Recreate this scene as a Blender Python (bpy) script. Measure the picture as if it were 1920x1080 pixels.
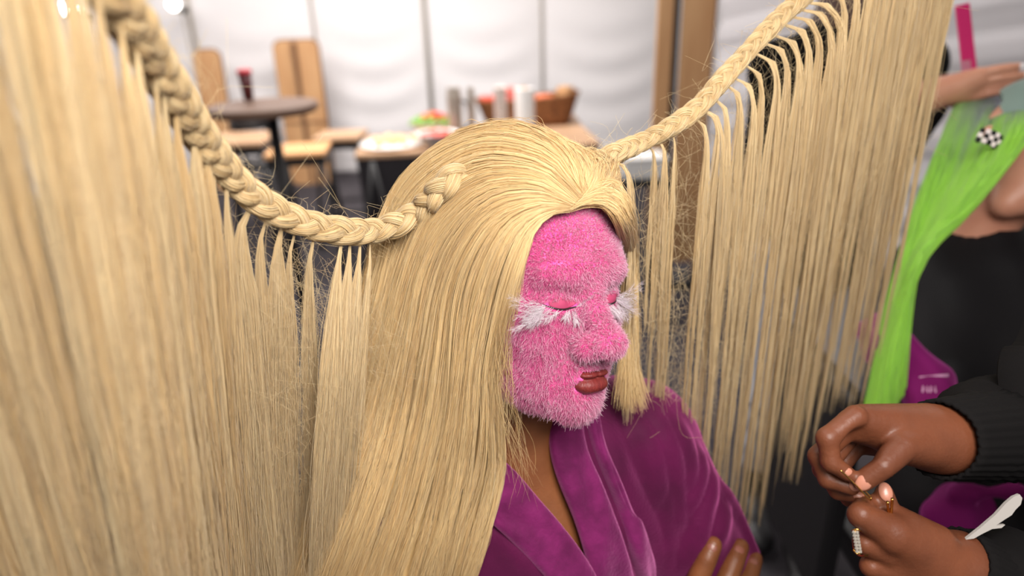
import bpy, math, random
import numpy as np
from mathutils import Vector, Matrix

for _o in list(bpy.data.objects):
    bpy.data.objects.remove(_o)
SC = bpy.context.scene
COL = SC.collection
rng = np.random.default_rng(7)
random.seed(7)

# ------------------------------------------------------------------ camera
F = 1280.0
PITCH, ROLL = math.radians(23), math.radians(-2)
CAM = np.array([0, 0, 1.55])
_f = np.array([0, math.cos(PITCH), -math.sin(PITCH)])
_x = np.array([1.0, 0, 0]); _u = np.cross(_x, _f)
CX = _x * math.cos(ROLL) + _u * math.sin(ROLL)
CU = -_x * math.sin(ROLL) + _u * math.cos(ROLL)
CF = _f
cd = bpy.data.cameras.new('camera'); cam = bpy.data.objects.new('camera', cd); COL.objects.link(cam)
M = Matrix(((CX[0], CU[0], -CF[0], CAM[0]), (CX[1], CU[1], -CF[1], CAM[1]), (CX[2], CU[2], -CF[2], CAM[2]), (0, 0, 0, 1)))
cam.matrix_world = M
cd.sensor_width = 36; cd.lens = F / 1920 * 36
cd.clip_start = 0.02; cd.clip_end = 60
cd.dof.use_dof = True; cd.dof.focus_distance = 0.64; cd.dof.aperture_fstop = 2.35
SC.camera = cam

# ------------------------------------------------------------------ world, lights, exposure
w = bpy.data.worlds.new('world'); SC.world = w; w.use_nodes = True
w.node_tree.nodes['Background'].inputs[0].default_value = (1.0, 0.97, 0.95, 1)
w.node_tree.nodes['Background'].inputs[1].default_value = 0.24
def area(name, loc, target, size, power, col=(1, 0.96, 0.92), sy=None):
    l = bpy.data.lights.new(name, 'AREA'); l.energy = power; l.size = size; l.color = col
    if sy: l.shape = 'RECTANGLE'; l.size_y = sy
    o = bpy.data.objects.new(name, l); COL.objects.link(o); o.location = loc
    o.rotation_euler = (Vector(target) - Vector(loc)).to_track_quat('-Z', 'Y').to_euler()
    return o
area('key_light', (0.22, -0.05, 1.92), (0.05, 0.6, 1.2), 0.5, 18)
area('added_fill_front', (-0.6, 1.4, 2.9), (-0.4, 1.4, 0), 1.6, 22)  # added soft overhead fill, stands for no known lamp
area('added_fill_back', (-1.0, 4.6, 3.0), (-0.8, 5.6, 0.6), 3.0, 235)  # added to brighten the back wall, no real fixture
area('added_fill_right', (2.2, 2.6, 3.0), (2.4, 3.4, 0.8), 2.0, 30)  # extra fill added for the right side, not a tent lamp
SC.view_settings.view_transform = 'Standard'; SC.view_settings.look = 'None'
SC.view_settings.exposure = 0.0; SC.view_settings.gamma = 1; SC.view_settings.use_curve_mapping = False
try:
    SC.cycles.max_bounces = 6; SC.cycles.transparent_max_bounces = 8
except Exception: pass

# ------------------------------------------------------------------ geometry helpers
def ray(px, py):
    px = np.asarray(px, float); py = np.asarray(py, float)
    return ((px - 960) / F)[..., None] * CX + ((540 - py) / F)[..., None] * CU + CF
def P(px, py, d): return CAM + ray(px, py) * np.asarray(d, float)[..., None]       # a point at z-depth d
def PY(px, py, Y):
    r = ray(px, py); return CAM + r * (np.asarray(Y, float) / r[..., 1])[..., None]
def G(px, py, z):
    r = ray(px, py); return CAM + r * ((z - CAM[2]) / r[..., 2])[..., None]
def nrm(v): return v / np.maximum(np.linalg.norm(v, axis=-1, keepdims=True), 1e-12)
def PP(lst): 
    a = np.array(lst, float); return P(a[:, 0], a[:, 1], a[:, 2])

def srgb(r, g, b):
    c = np.array([r, g, b]) / 255.0
    c = np.where(c <= 0.04045, c / 12.92, ((c + 0.055) / 1.055) ** 2.4)
    return (float(c[0]), float(c[1]), float(c[2]), 1)

def mat(name, c, rough=0.5, spec=0.5, metal=0, sheen=0, sheen_tint=None, emit=None, estr=0, c2=None, scale=8, bump=0, bscale=60,
        attr=None, transl=0, noise_detail=3, stretch=(1, 1, 1), sss=0, coat=0, sheen_rough=0.4, wave=None):
    m = bpy.data.materials.new(name); m.use_nodes = True
    nt = m.node_tree; nd = nt.nodes; ln = nt.links
    b = nd['Principled BSDF']; out = nd['Material Output']
    b.inputs['Base Color'].default_value = c
    b.inputs['Roughness'].default_value = rough
    b.inputs['Specular IOR Level'].default_value = spec
    b.inputs['Metallic'].default_value = metal
    b.inputs['Sheen Weight'].default_value = sheen; b.inputs['Sheen Roughness'].default_value = sheen_rough
    if sheen_tint: b.inputs['Sheen Tint'].default_value = sheen_tint
    b.inputs['Coat Weight'].default_value = coat
    if sss:
        b.inputs['Subsurface Weight'].default_value = sss; b.inputs['Subsurface Radius'].default_value = (0.01, 0.004, 0.002); b.inputs['Subsurface Scale'].default_value = 1
    if emit: b.inputs['Emission Color'].default_value = emit; b.inputs['Emission Strength'].default_value = estr
    colout = None
    if c2 is not None:
        mx = nd.new('ShaderNodeMix'); mx.data_type = 'RGBA'
        mx.inputs[6].default_value = c; mx.inputs[7].default_value = c2
        if attr:
            a = nd.new('ShaderNodeAttribute'); a.attribute_name = attr; ln.new(a.outputs['Fac'], mx.inputs[0])
        else:
            tc = nd.new('ShaderNodeTexCoord'); mp = nd.new('ShaderNodeMapping'); mp.inputs['Scale'].default_value = stretch
            nz = nd.new('ShaderNodeTexNoise'); nz.inputs['Scale'].default_value = scale; nz.inputs['Detail'].default_value = noise_detail
            cr = nd.new('ShaderNodeMapRange'); cr.inputs[1].default_value = 0.35; cr.inputs[2].default_value = 0.65
            ln.new(tc.outputs['Object'], mp.inputs[0]); ln.new(mp.outputs[0], nz.inputs['Vector']); ln.new(nz.outputs['Fac'], cr.inputs[0]); ln.new(cr.outputs[0], mx.inputs[0])
        ln.new(mx.outputs[2], b.inputs['Base Color']); colout = mx.outputs[2]
    if bump:
        tc = nd.new('ShaderNodeTexCoord'); mp = nd.new('ShaderNodeMapping'); mp.inputs['Scale'].default_value = stretch
        if wave:
            nz = nd.new('ShaderNodeTexWave'); nz.bands_direction = wave; nz.inputs['Scale'].default_value = bscale; nz.inputs['Distortion'].default_value = 3; nz.inputs['Detail'].default_value = 2
        else:
            nz = nd.new('ShaderNodeTexNoise'); nz.inputs['Scale'].default_value = bscale; nz.inputs['Detail'].default_value = 3
        bp = nd.new('ShaderNodeBump'); bp.inputs['Strength'].default_value = bump; bp.inputs['Distance'].default_value = 0.02
        ln.new(tc.outputs['Object'], mp.inputs[0]); ln.new(mp.outputs[0], nz.inputs['Vector']); ln.new(nz.outputs['Fac'], bp.inputs['Height']); ln.new(bp.outputs[0], b.inputs['Normal'])
    if transl:
        t = nd.new('ShaderNodeBsdfTranslucent'); t.inputs[0].default_value = c
        if colout: ln.new(colout, t.inputs[0])
        ms = nd.new('ShaderNodeMixShader'); ms.inputs[0].default_value = transl
        ln.new(b.outputs[0], ms.inputs[1]); ln.new(t.outputs[0], ms.inputs[2]); ln.new(ms.outputs[0], out.inputs[0])
    return m

ORG = {}
def thing(name, label, cat, loc, group=None):
    o = bpy.data.objects.new(name, None); COL.objects.link(o); o.location = loc; o.empty_display_size = 0.05
    o['label'] = label; o['category'] = cat
    if group: o['group'] = group
    ORG[o.name] = np.array(loc, float); return o
def tag(o, label=None, cat=None, group=None, kind=None):
    for k, v in (('label', label), ('category', cat), ('group', group), ('kind', kind)):
        if v: o[k] = v
    return o
def obj(name, v, f, m, parent=None, smooth=True, attrs=None, mods=(), origin=None):
    """links ONE mesh object from world-space verts; f is an (n,k) array, or a list of such arrays or of tuples"""
    v = np.asarray(v, float)
    org = ORG[parent.name] if parent else (np.asarray(origin, float) if origin is not None else v.mean(0) * [1, 1, 0] + [0, 0, v[:, 2].min()])
    me = bpy.data.meshes.new(name)
    if isinstance(f, np.ndarray): f = [f]
    if len(f) and isinstance(f[0], np.ndarray):
        n_l = sum(a.size for a in f); n_p = sum(len(a) for a in f)
        me.vertices.add(len(v)); me.vertices.foreach_set('co', (v - org).ravel())
        me.loops.add(n_l); me.loops.foreach_set('vertex_index', np.concatenate([a.ravel() for a in f]).astype(np.int32))
        tot = np.concatenate([np.full(len(a), a.shape[1]) for a in f]); st = np.concatenate([[0], np.cumsum(tot)[:-1]])
        me.polygons.add(n_p); me.polygons.foreach_set('loop_start', st.astype(np.int32))
        try: me.polygons.foreach_set('loop_total', tot.astype(np.int32))
        except Exception: pass
        me.update(calc_edges=True)
    else:
        me.from_pydata([tuple(a) for a in v - org], [], f)
    if smooth: me.polygons.foreach_set('use_smooth', np.ones(len(me.polygons), bool))
    for k, a in (attrs or {}).items():
        at = me.attributes.new(k, 'FLOAT', 'POINT'); at.data.foreach_set('value', np.asarray(a, np.float32))
    me.update()
    o = bpy.data.objects.new(name, me); COL.objects.link(o)
    for mm in (m if isinstance(m, (list, tuple)) else [m]): me.materials.append(mm)
    if parent:
        o.parent = parent; ORG[o.name] = org
    else:
        o.location = org; ORG[o.name] = org
    return o
class B:
    """collects polygons of one mesh"""
    def __init__(s): s.v = []; s.f = []; s.n = 0
    def add(s, v, f):
        v = np.asarray(v, float); s.v.append(v); s.f += [tuple(i + s.n for i in q) for q in f]; s.n += len(v)
    def out(s, name, m, parent=None, smooth=False, bevel=0, **k):
        o = obj(name, np.concatenate(s.v), s.f, m, parent, smooth, **k)
        if bevel:
            md = o.modifiers.new('bevel', 'BEVEL'); md.width = bevel; md.segments = 2; md.limit_method = 'ANGLE'
        return o
    def box(s, c, h, R=None):
        c = np.asarray(c, float); h = np.asarray(h, float)
        q = np.array([(x, y, z) for z in (-1, 1) for y in (-1, 1) for x in (-1, 1)], float) * h
        if R is not None: q = q @ np.asarray(R).T
        s.add(q + c, [(0, 2, 3, 1), (4, 5, 7, 6), (0, 1, 5, 4), (2, 6, 7, 3), (0, 4, 6, 2), (1, 3, 7, 5)]); return s
    def tube(s, pts, r, n=10, cap=True):
        pts = np.asarray(pts, float); K = len(pts); r = np.broadcast_to(r, K)
        t = nrm(np.gradient(pts, axis=0)); ref = np.array([0, 0, 1.0]) if abs(t[:, 2]).mean() < .8 else np.array([1.0, 0, 0])
        a = nrm(np.cross(t, ref)); b = np.cross(t, a); th = np.arange(n) * 2 * np.pi / n
        v = pts[:, None] + r[:, None, None] * (np.cos(th)[None, :, None] * a[:, None] + np.sin(th)[None, :, None] * b[:, None])
        f = [(i * n + j, i * n + (j + 1) % n, (i + 1) * n + (j + 1) % n, (i + 1) * n + j) for i in range(K - 1) for j in range(n)]
        if cap: f += [tuple(range(n))[::-1], tuple((K - 1) * n + j for j in range(n))]
        s.add(v.reshape(-1, 3), f); return s
    def lathe(s, c, prof, n=32, R=None):
        th = np.arange(n) * 2 * np.pi / n; prof = np.asarray(prof, float)
        v = np.stack([prof[:, 0][:, None] * np.cos(th), prof[:, 0][:, None] * np.sin(th), np.repeat(prof[:, 1][:, None], n, 1)], -1).reshape(-1, 3)
        if R is not None: v = v @ np.asarray(R).T
        K = len(prof)
        f = [(i * n + j, i * n + (j + 1) % n, (i + 1) * n + (j + 1) % n, (i + 1) * n + j) for i in range(K - 1) for j in range(n)]
        f += [tuple(range(n))[::-1], tuple((K - 1) * n + j for j in range(n))]
        s.add(v + np.asarray(c, float), f); return s
def rz(a): c, s = math.cos(a), math.sin(a); return np.array([[c, -s, 0], [s, c, 0], [0, 0, 1.0]])

# signed distances --------------------------------------------------
def sell(p, c, r):
    q = (p - np.asarray(c)) / np.asarray(r); k0 = np.linalg.norm(q, axis=-1); k1 = np.linalg.norm(q / np.asarray(r), axis=-1)
    return k0 * (k0 - 1) / np.maximum(k1, 1e-9)
def scap(p, a, b, ra, rb=None):
    a = np.asarray(a, float); b = np.asarray(b, float); rb = ra if rb is None else rb
    ab = b - a; h = np.clip(((p - a) @ ab) / max(ab @ ab, 1e-12), 0, 1)
    return np.linalg.norm(p - a - h[..., None] * ab, axis=-1) - (ra + (rb - ra) * h)
def smin(a, b, k):
    h = np.maximum(k - np.abs(a - b), 0) / k; return np.minimum(a, b) - h * h * k * .25
def smax(a, b, k): return -smin(-a, -b, k)
def chain(p, pts, rs, k=0.003):
    d = None
    for i in range(len(pts) - 1):
        e = scap(p, pts[i], pts[i + 1], rs[i], rs[i + 1]); d = e if d is None else np.minimum(d, e)
    return d
def grad(fn, p, e=5e-4):
    g = np.stack([fn(p + np.eye(3)[i] * e) - fn(p - np.eye(3)[i] * e) for i in range(3)], -1) / (2 * e)
    return g
def nets(fn, lo, hi, h):
    """naive surface nets of fn<0, vertices projected back on the surface"""
    lo = np.asarray(lo, float); hi = np.asarray(hi, float); n = np.ceil((hi - lo) / h).astype(int) + 1
    ax = [lo[i] + h * np.arange(n[i]) for i in range(3)]
    D = np.empty(n)
    for i in range(n[0]):
        Y, Z = np.meshgrid(ax[1], ax[2], indexing='ij')
        D[i] = fn(np.stack([np.full(Y.shape, ax[0][i]), Y, Z], -1).reshape(-1, 3)).reshape(Y.shape)
    S = D < 0; m = n - 1
    cnt = np.zeros(m); acc = np.zeros(tuple(m) + (3,))
    off = [(i, j, k) for i in (0, 1) for j in (0, 1) for k in (0, 1)]
    sl = lambda o: tuple(slice(o[i], o[i] + m[i]) for i in range(3))
    for a in off:
        for axn in range(3):
            if a[axn] == 1: continue
            b = list(a); b[axn] = 1; b = tuple(b)
            da, db = D[sl(a)], D[sl(b)]; c = (da < 0) != (db < 0)
            t = np.where(c, da / np.where(c, da - db, 1), 0)
            for q in range(3): acc[..., q] += np.where(c, a[q] + (t if q == axn else 0), 0)
            cnt += c
    act = cnt > 0; idx = -np.ones(m, int); idx[act] = np.arange(act.sum())
    ij = np.argwhere(act); V = lo + h * (ij + acc[act] / cnt[act][:, None])
    for _ in range(3):
        d = fn(V); g = grad(fn, V, h * .2); V = V - np.clip(d, -h, h)[:, None] * g / np.maximum((g * g).sum(-1, keepdims=True), .2)
    FC = []
    for axn in range(3):
        o1, o2 = [(1, 2), (2, 0), (0, 1)][axn]
        lo_s = [slice(None)] * 3; hi_s = [slice(None)] * 3
        for q in range(3):
            if q == axn: lo_s[q] = slice(0, m[q]); hi_s[q] = slice(1, m[q] + 1)
            else: lo_s[q] = slice(1, m[q]); hi_s[q] = slice(1, m[q])
        A, Bb = S[tuple(lo_s)], S[tuple(hi_s)]
        for flip in (False, True):
            c = np.argwhere((A & ~Bb) if not flip else (~A & Bb))
            if not len(c): continue
            base = c.copy(); base[:, o1] += 1; base[:, o2] += 1
            def cell(d1, d2):
                q = base.copy(); q[:, o1] -= d1; q[:, o2] -= d2; return idx[q[:, 0], q[:, 1], q[:, 2]]
            q = np.stack([cell(1, 1), cell(0, 1), cell(0, 0), cell(1, 0)], -1)
            FC.append(q[:, ::-1] if flip else q)
    Fq = np.concatenate(FC); Fq = Fq[(Fq >= 0).all(1)]
    return V, Fq
def trace(fn, px, py, t0=0.2, t1=3.0, it=160):
    """points where the pixels' view rays meet fn=0; misses give the closest approach"""
    r = ray(px, py); L = np.linalg.norm(r, axis=-1); u = r / L[..., None]; t = np.full(L.shape, t0); best = np.full(L.shape, 1e9); bt = t.copy()
    for _ in range(it):
        d = fn(CAM + u * t[..., None]); b = d < best; best = np.where(b, d, best); bt = np.where(b, t, bt)
        t = np.minimum(t + np.maximum(d, 0) * .8 + 1e-5, t1)
    return CAM + u * bt[..., None], best
def compact(V, Fq):
    u, inv = np.unique(Fq, return_inverse=True); return V[u], inv.reshape(Fq.shape)

# strands --------------------------------------------------
def tubes(paths, rad, tone=None, sides=3, tip=True, along=False):
    """paths (N,K,3), rad (N,K) -> verts, quads, tone per vertex"""
    N, K, _ = paths.shape
    t = nrm(np.gradient(paths, axis=1)); ref = nrm(rng.normal(size=(N, 1, 3)))
    a = nrm(np.cross(t, ref)); b = np.cross(t, a)
    th = np.arange(sides) * 2 * np.pi / sides
    v = paths[:, :, None] + rad[:, :, None, None] * (np.cos(th)[:, None] * a[:, :, None] + np.sin(th)[:, None] * b[:, :, None])
    base = (np.arange(N) * K * sides)[:, None, None] + (np.arange(K - 1) * sides)[None, :, None]
    j = np.arange(sides); j2 = (j + 1) % sides
    q = np.stack([base + j, base + j2, base + j2 + sides, base + j + sides], -1).reshape(-1, 4)
    tone = rng.random(N) if tone is None else tone
    if tone.ndim == 1: tone = np.repeat(tone[:, None], K, 1)
    return v.reshape(-1, 3), q, np.repeat(tone[:, :, None], sides, 2).ravel()
def merge(lst):
    vs, fs, ts = [], [], []; n = 0
    for v, f, t in lst:
        vs.append(v); fs.append(f + n); ts.append(t); n += len(v)
    return np.concatenate(vs), np.concatenate(fs), np.concatenate(ts)
def crom(p, n):
    """Catmull-Rom resample of (...,k,3) along axis -2 by arc length of the mean"""
    p = np.asarray(p, float); k = p.shape[-2]
    if k == 2: s = np.linspace(0, 1, n)[:, None]; return p[..., :1, :] * (1 - s) + p[..., 1:, :] * s
    q = np.concatenate([2 * p[..., :1, :] - p[..., 1:2, :], p, 2 * p[..., -1:, :] - p[..., -2:-1, :]], -2)
    L = np.concatenate([[0], np.cumsum(np.linalg.norm(np.diff(p.reshape(-1, k, p.shape[-1]).mean(0), axis=0), axis=-1))])
    s = np.interp(np.linspace(0, L[-1], n), L, np.arange(k)); i = np.minimum(s.astype(int), k - 2); t = (s - i)[:, None]
    a, b, c, d = (q[..., i + j, :] for j in range(4))
    return .5 * (2 * b + (c - a) * t + (2 * a - 5 * b + 4 * c - d) * t ** 2 + (3 * b - a - 3 * c + d) * t ** 3)
def across(g, u):
    """interpolate guides g (G,K,3) at u in [0,1]"""
    Gn = len(g); s = np.clip(u, 0, 1) * (Gn - 1); i = np.minimum(s.astype(int), Gn - 2); t = (s - i)[:, None, None]
    q = np.concatenate([2 * g[:1] - g[1:2], g, 2 * g[-1:] - g[-2:-1]]); a, b, c, d = (q[i + j] for j in range(4))
    return .5 * (2 * b + (c - a) * t + (2 * a - 5 * b + 4 * c - d) * t ** 2 + (3 * b - a - 3 * c + d) * t ** 3)
def wob(N, K, amp, freq=2.0):
    """smooth random offsets (N,K,3)"""
    s = np.linspace(0, 1, K)[None, :, None]; ph = rng.random((N, 1, 3)) * 6.28; fr = freq * (0.5 + rng.random((N, 1, 3)))
    return amp * np.sin(ph + fr * 6.28 * s) * (0.3 + s)

# ================================================================= SETTING
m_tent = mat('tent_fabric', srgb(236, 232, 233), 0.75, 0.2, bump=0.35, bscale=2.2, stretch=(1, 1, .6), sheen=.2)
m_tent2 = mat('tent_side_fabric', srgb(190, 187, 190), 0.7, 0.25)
m_seam = mat('tent_seam', srgb(176, 168, 158), 0.7, 0.2)
m_floor = mat('floor_carpet', srgb(58, 54, 58), 0.9, 0.2, c2=srgb(74, 70, 74), scale=3, bump=.2, bscale=300)
m_ceil = mat('ceiling_fabric', srgb(235, 232, 230), 0.8, 0.2)
def sheet_wall(name, x0, x1, Y, fn, m, z1=3.2, nx=220, nz=60, axis='x'):
    xs = np.linspace(x0, x1, nx); zs = np.linspace(0, z1, nz); X, Z = np.meshgrid(xs, zs, indexing='ij'); D = fn(X, Z)
    V = np.stack([X, Y + D, Z] if axis == 'x' else [Y + D, X, Z], -1).reshape(-1, 3)
    a = (np.arange(nx - 1)[:, None] * nz + np.arange(nz - 1)[None]).ravel(); q = np.stack([a, a + nz, a + nz + 1, a + 1], -1)
    o = obj(name, V, q, m); o['kind'] = 'structure'
    md = o.modifiers.new('thickness', 'SOLIDIFY'); md.thickness = 0.01
    return o
WY = 6.8
seam_x = [float(PY(px, 150, WY)[0]) for px in (383, 603, 806, 1017)]
seam_x += [seam_x[-1] + 1.18 * k for k in (1, 2, 3, 4)]; seam_x = [seam_x[0] - 1.2] + seam_x
def puff(X, Z):
    d = np.zeros_like(X)
    for a, b in zip(seam_x[:-1], seam_x[1:]):
        t = (X - a) / (b - a); i = (t >= 0) & (t <= 1)
        tt = np.clip(t, 0, 1); sag = np.sin(np.pi * tt)
        d += np.where(i, -0.05 * sag ** .6 + 0.010 * np.sin(2 * np.pi * (Z * 3.2 + .55 * sag)) * np.exp(-((Z - .75) / .55) ** 2) * sag, 0)
    return d
floor = B().box((0, 3.2, -0.02), (6, 4.2, 0.02)).out('floor', m_floor); floor['kind'] = 'structure'
sheet_wall('wall_back', -5.0, 5.0, WY, puff, m_tent, nx=500, nz=120)
sheet_wall('wall_left', -1.0, WY, -4.2, lambda X, Z: .02 * np.sin(X * 6), m_tent, axis='y')
# the side wall of the tent runs across the right of the picture in slanting pleats
sw0 = PY(1345, 100, 5.2); sw1 = PY(2500, 100, 2.4)
nx, nz = 160, 120; s_ = np.linspace(0, 1, nx); zz = np.linspace(0, 3.2, nz); S_, Z_ = np.meshgrid(s_, zz, indexing='ij')
base = sw0[None, None, :2] * (1 - S_[..., None]) + sw1[None, None, :2] * S_[..., None]
nn = np.array([-(sw1 - sw0)[1], (sw1 - sw0)[0]]); nn /= np.linalg.norm(nn)
fold = 0.010 * np.sin(2 * np.pi * (Z_ * 4.6 - S_ * 3.0 + .1 * np.sin(S_ * 9))) + .004 * np.sin(2 * np.pi * (Z_ * 11.3 - S_ * 6))
V = np.concatenate([base + nn * fold[..., None], Z_[..., None]], -1).reshape(-1, 3)
a = (np.arange(nx - 1)[:, None] * nz + np.arange(nz - 1)[None]).ravel()
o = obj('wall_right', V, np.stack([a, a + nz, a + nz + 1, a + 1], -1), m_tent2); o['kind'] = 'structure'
o.modifiers.new('thickness', 'SOLIDIFY').thickness = .01
ce = B().box((0, 3.0, 3.24), (6, 4.2, 0.02)).out('ceiling', m_ceil); ce['kind'] = 'structure'
for i, x in enumerate(seam_x[1:5]):
    o = B().tube([(x, WY - .035, 0), (x, WY - .035, 3.2)], .012 if i in (1, 3) else .022, 8).out('trim_%d' % (i + 1), m_seam, smooth=True); o['kind'] = 'structure'

# ================================================================= BACKGROUND FURNITURE
m_ply = mat('plywood', srgb(205, 160, 115), 0.5, 0.4, c2=srgb(188, 140, 96), scale=3, stretch=(6, 6, .6))
m_plyd = mat('plywood_edge', srgb(120, 85, 60), 0.6)
m_black = mat('black_metal', srgb(28, 26, 28), 0.45, 0.5)
m_cloth = mat('black_tablecloth', srgb(48, 45, 48), 0.9, 0.15, bump=.3, bscale=3)
m_wood = mat('table_wood', srgb(196, 158, 125), 0.5, 0.4, c2=srgb(175, 138, 106), scale=4, stretch=(1, 6, 1))
m_dwood = mat('bar_table_wood', srgb(120, 92, 76), 0.5, 0.4)
m_white = mat('white_plastic', srgb(240, 238, 236), 0.4, 0.5)
m_steel = mat('brushed_steel', srgb(200, 190, 178), 0.3, 0.5, metal=.75)
m_wicker = mat('wicker', srgb(150, 98, 58), 0.7, .3, c2=srgb(105, 64, 36), scale=40, bump=1, bscale=60)
m_red = mat('red_food', srgb(226, 80, 60), .5); m_green = mat('salad_green', srgb(96, 150, 50), .5, c2=srgb(150, 190, 90), scale=30)
m_bread = mat('bread', srgb(232, 196, 150), .7); m_paper = mat('paper_bag', srgb(196, 150, 105), .8)
m_bulb = mat('bulb', (1, 1, 1, 1), emit=(1, .97, .93, 1), estr=9)
m_cup = mat('paper_cup', srgb(232, 222, 216), .6, c2=srgb(205, 190, 184), scale=30, stretch=(.1, .1, 3))
m_dred = mat('dark_red_cup', srgb(88, 30, 34), .35); m_redcap = mat('red_cap', srgb(215, 40, 60), .4)

def slab_panel(name, label, cat, px0, px1, pyt, pyb, Y, th=.03, lean=0.04, group=None, zb=None, seam=True, rc=.07):
    """folded table standing on end: rounded wooden top with a dark rim"""
    a = PY(px0, pyt, Y); b = PY(px1, pyt, Y); zt = a[2]; zb = PY((px0 + px1) / 2, pyb, Y)[2] if zb is None else zb
    t = thing(name, label, cat, ((a[0] + b[0]) / 2, Y, zb), group)
    x0, x1 = a[0], b[0]
    def rr(x0, x1, z0, z1, r, n=6):
        pts = []
        for cx, cz, s in ((x1 - r, z1 - r, 0), (x0 + r, z1 - r, 1), (x0 + r, z0 + r, 2), (x1 - r, z0 + r, 3)):
            for k in range(n + 1):
                an = (s + k / n) * math.pi / 2; pts.append((cx + r * math.cos(an), cz + r * math.sin(an)))
        return pts
    def plate(x0, x1, z0, z1, r, y0, y1):
        p = rr(x0, x1, z0, z1, r); n = len(p); bb = B()
        v = [(x, y0 + lean * (z - zb), z) for x, z in p] + [(x, y1 + lean * (z - zb), z) for x, z in p]
        bb.add(v, [tuple(range(n)), tuple(range(n, 2 * n))[::-1]] + [(i, i + n, (i + 1) % n + n, (i + 1) % n) for i in range(n)]); return bb
    plate(x0, x1, zb, zt, rc, Y, Y + th).out('tabletop', m_ply, t, bevel=.004)
    plate(x0 - .012, x1 + .012, zb - .0, zt + .012, rc + .01, Y + th, Y + th + .012).out('rim', m_plyd, t)
    if seam:
        xm = (x0 + x1) / 2
        B().box((xm, Y - .006 + lean * (zt - zb) / 2, (zb + zt) / 2), (.014, .006 + lean * (zt - zb) / 2, (zt - zb) / 2 - .01)).out('hinge_strip', m_plyd, t)
        B().box(((x0 + x1) / 2, Y - .004 + lean * (zt - zb) * .45, zb + (zt - zb) * .45), ((x1 - x0) / 2, .006, .006)).out('strap', m_plyd, t)
    return t
slab_panel('folding_table', 'wide tan folding table stood on end with dark centre strip, behind the bar table', 'folding table', 505, 590, 78, 262, 6.3, zb=.0, lean=.05, group=None)
slab_panel('folding_table', 'narrow tan folding table stood on end at far left beside the thick braid', 'folding table', 352, 402, 96, 255, 6.2, zb=0, seam=False, lean=.06)
# tall pair behind the thin braid
for (a, b, bot, lab) in ((1232, 1262, 470, 'narrower tan tabletop stood on end, left of the black gap behind the thin braid'),
                         (1278, 1338, 492, 'broad tan tabletop with rounded foot stood on end behind the thin braid')):
    Y = 3.6; zb = max(0.0, float(PY(1280, bot, Y)[2])); x0, x1 = PY(a, 60, Y)[0], PY(b, 60, Y)[0]
    t = thing('folding_table', lab, 'folding table', ((x0 + x1) / 2, Y, 0), 'tabletops behind the thin braid')
    # slanted: the pair leans to the left as it rises
    def plate(x0, x1, z0, z1, y0, y1, r=.05, n=6):
        p = []
        for cx, cz, s in ((x1 - r, z1 - r, 0), (x0 + r, z1 - r, 1), (x0 + r, z0 + r, 2), (x1 - r, z0 + r, 3)):
            for k in range(n + 1):
                an = (s + k / n) * math.pi / 2; p.append((cx + r * math.cos(an), cz + r * math.sin(an)))
        m_ = len(p); bb = B(); v = [(x, y0, z) for x, z in p] + [(x, y1, z) for x, z in p]
        bb.add(v, [tuple(range(m_)), tuple(range(m_, 2 * m_))[::-1]] + [(i, i + m_, (i + 1) % m_ + m_, (i + 1) % m_) for i in range(m_)]); return bb
    if a < 1250:
        plate(x0, x1, zb, 1.86, Y, Y + .03, .03).out('tabletop', m_ply, t, bevel=.004)
        B().box((x1 + .012, Y + .03, .93), (.02, .02, .9)).out('steel_edge', m_black, t)
    else:
        plate(x0, x1, zb, 1.86, Y, Y + .03, .06).out('tabletop', m_ply, t, bevel=.004)
        B().box((x1 + .006, Y + .04, .93), (.008, .025, .9)).out('steel_edge', m_plyd, t)
        for z in (.35, 1.5): B().box(((x0 + x1) / 2, Y + .05, z), ((x1 - x0) / 2 - .02, .02, .02)).out('bracket', m_black, t)
    B().box(((x0 + x1) / 2, Y + .05, .02), ((x1 - x0) / 2, .1, .02)).out('foot_plate', m_black, t)

# round bar table with the dark red tumbler
BZ = 1.19; c = G(492, 193, BZ); t = thing('bar_table', 'round dark-topped bar table with a thin black post, left of the wide folded tables', 'table', (c[0], c[1], 0))
B().lathe((c[0], c[1], BZ - .04), [(.01, 0), (.205, 0), (.22, .012), (.22, .03), (.212, .036), (.01, .036)], 48).out('tabletop', m_dwood, t, smooth=False)
B().lathe((c[0] + .03, c[1], 0), [(.022, 0), (.022, BZ - .04)], 16).out('post', m_black, t, smooth=True)
B().lathe((c[0] + .03, c[1], 0), [(.01, 0), (.2, 0), (.2, .012), (.03, .04), (.01, .04)], 32).out('base', m_black, t)
q = G(467, 188, BZ + .002); t = thing('tumbler', 'dark red tumbler with a bright red lid standing on the round bar table', 'cup', (q[0], q[1], BZ + .002))
B().lathe((q[0], q[1], BZ + .002), [(.008, 0), (.020, 0), (.027, .108), (.008, .108)], 24).out('cup', m_dred, t, smooth=True)
B().lathe((q[0], q[1], BZ + .110), [(.008, 0), (.030, 0), (.030, .013), (.022, .018), (.008, .018)], 24).out('lid', m_redcap, t)

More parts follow.
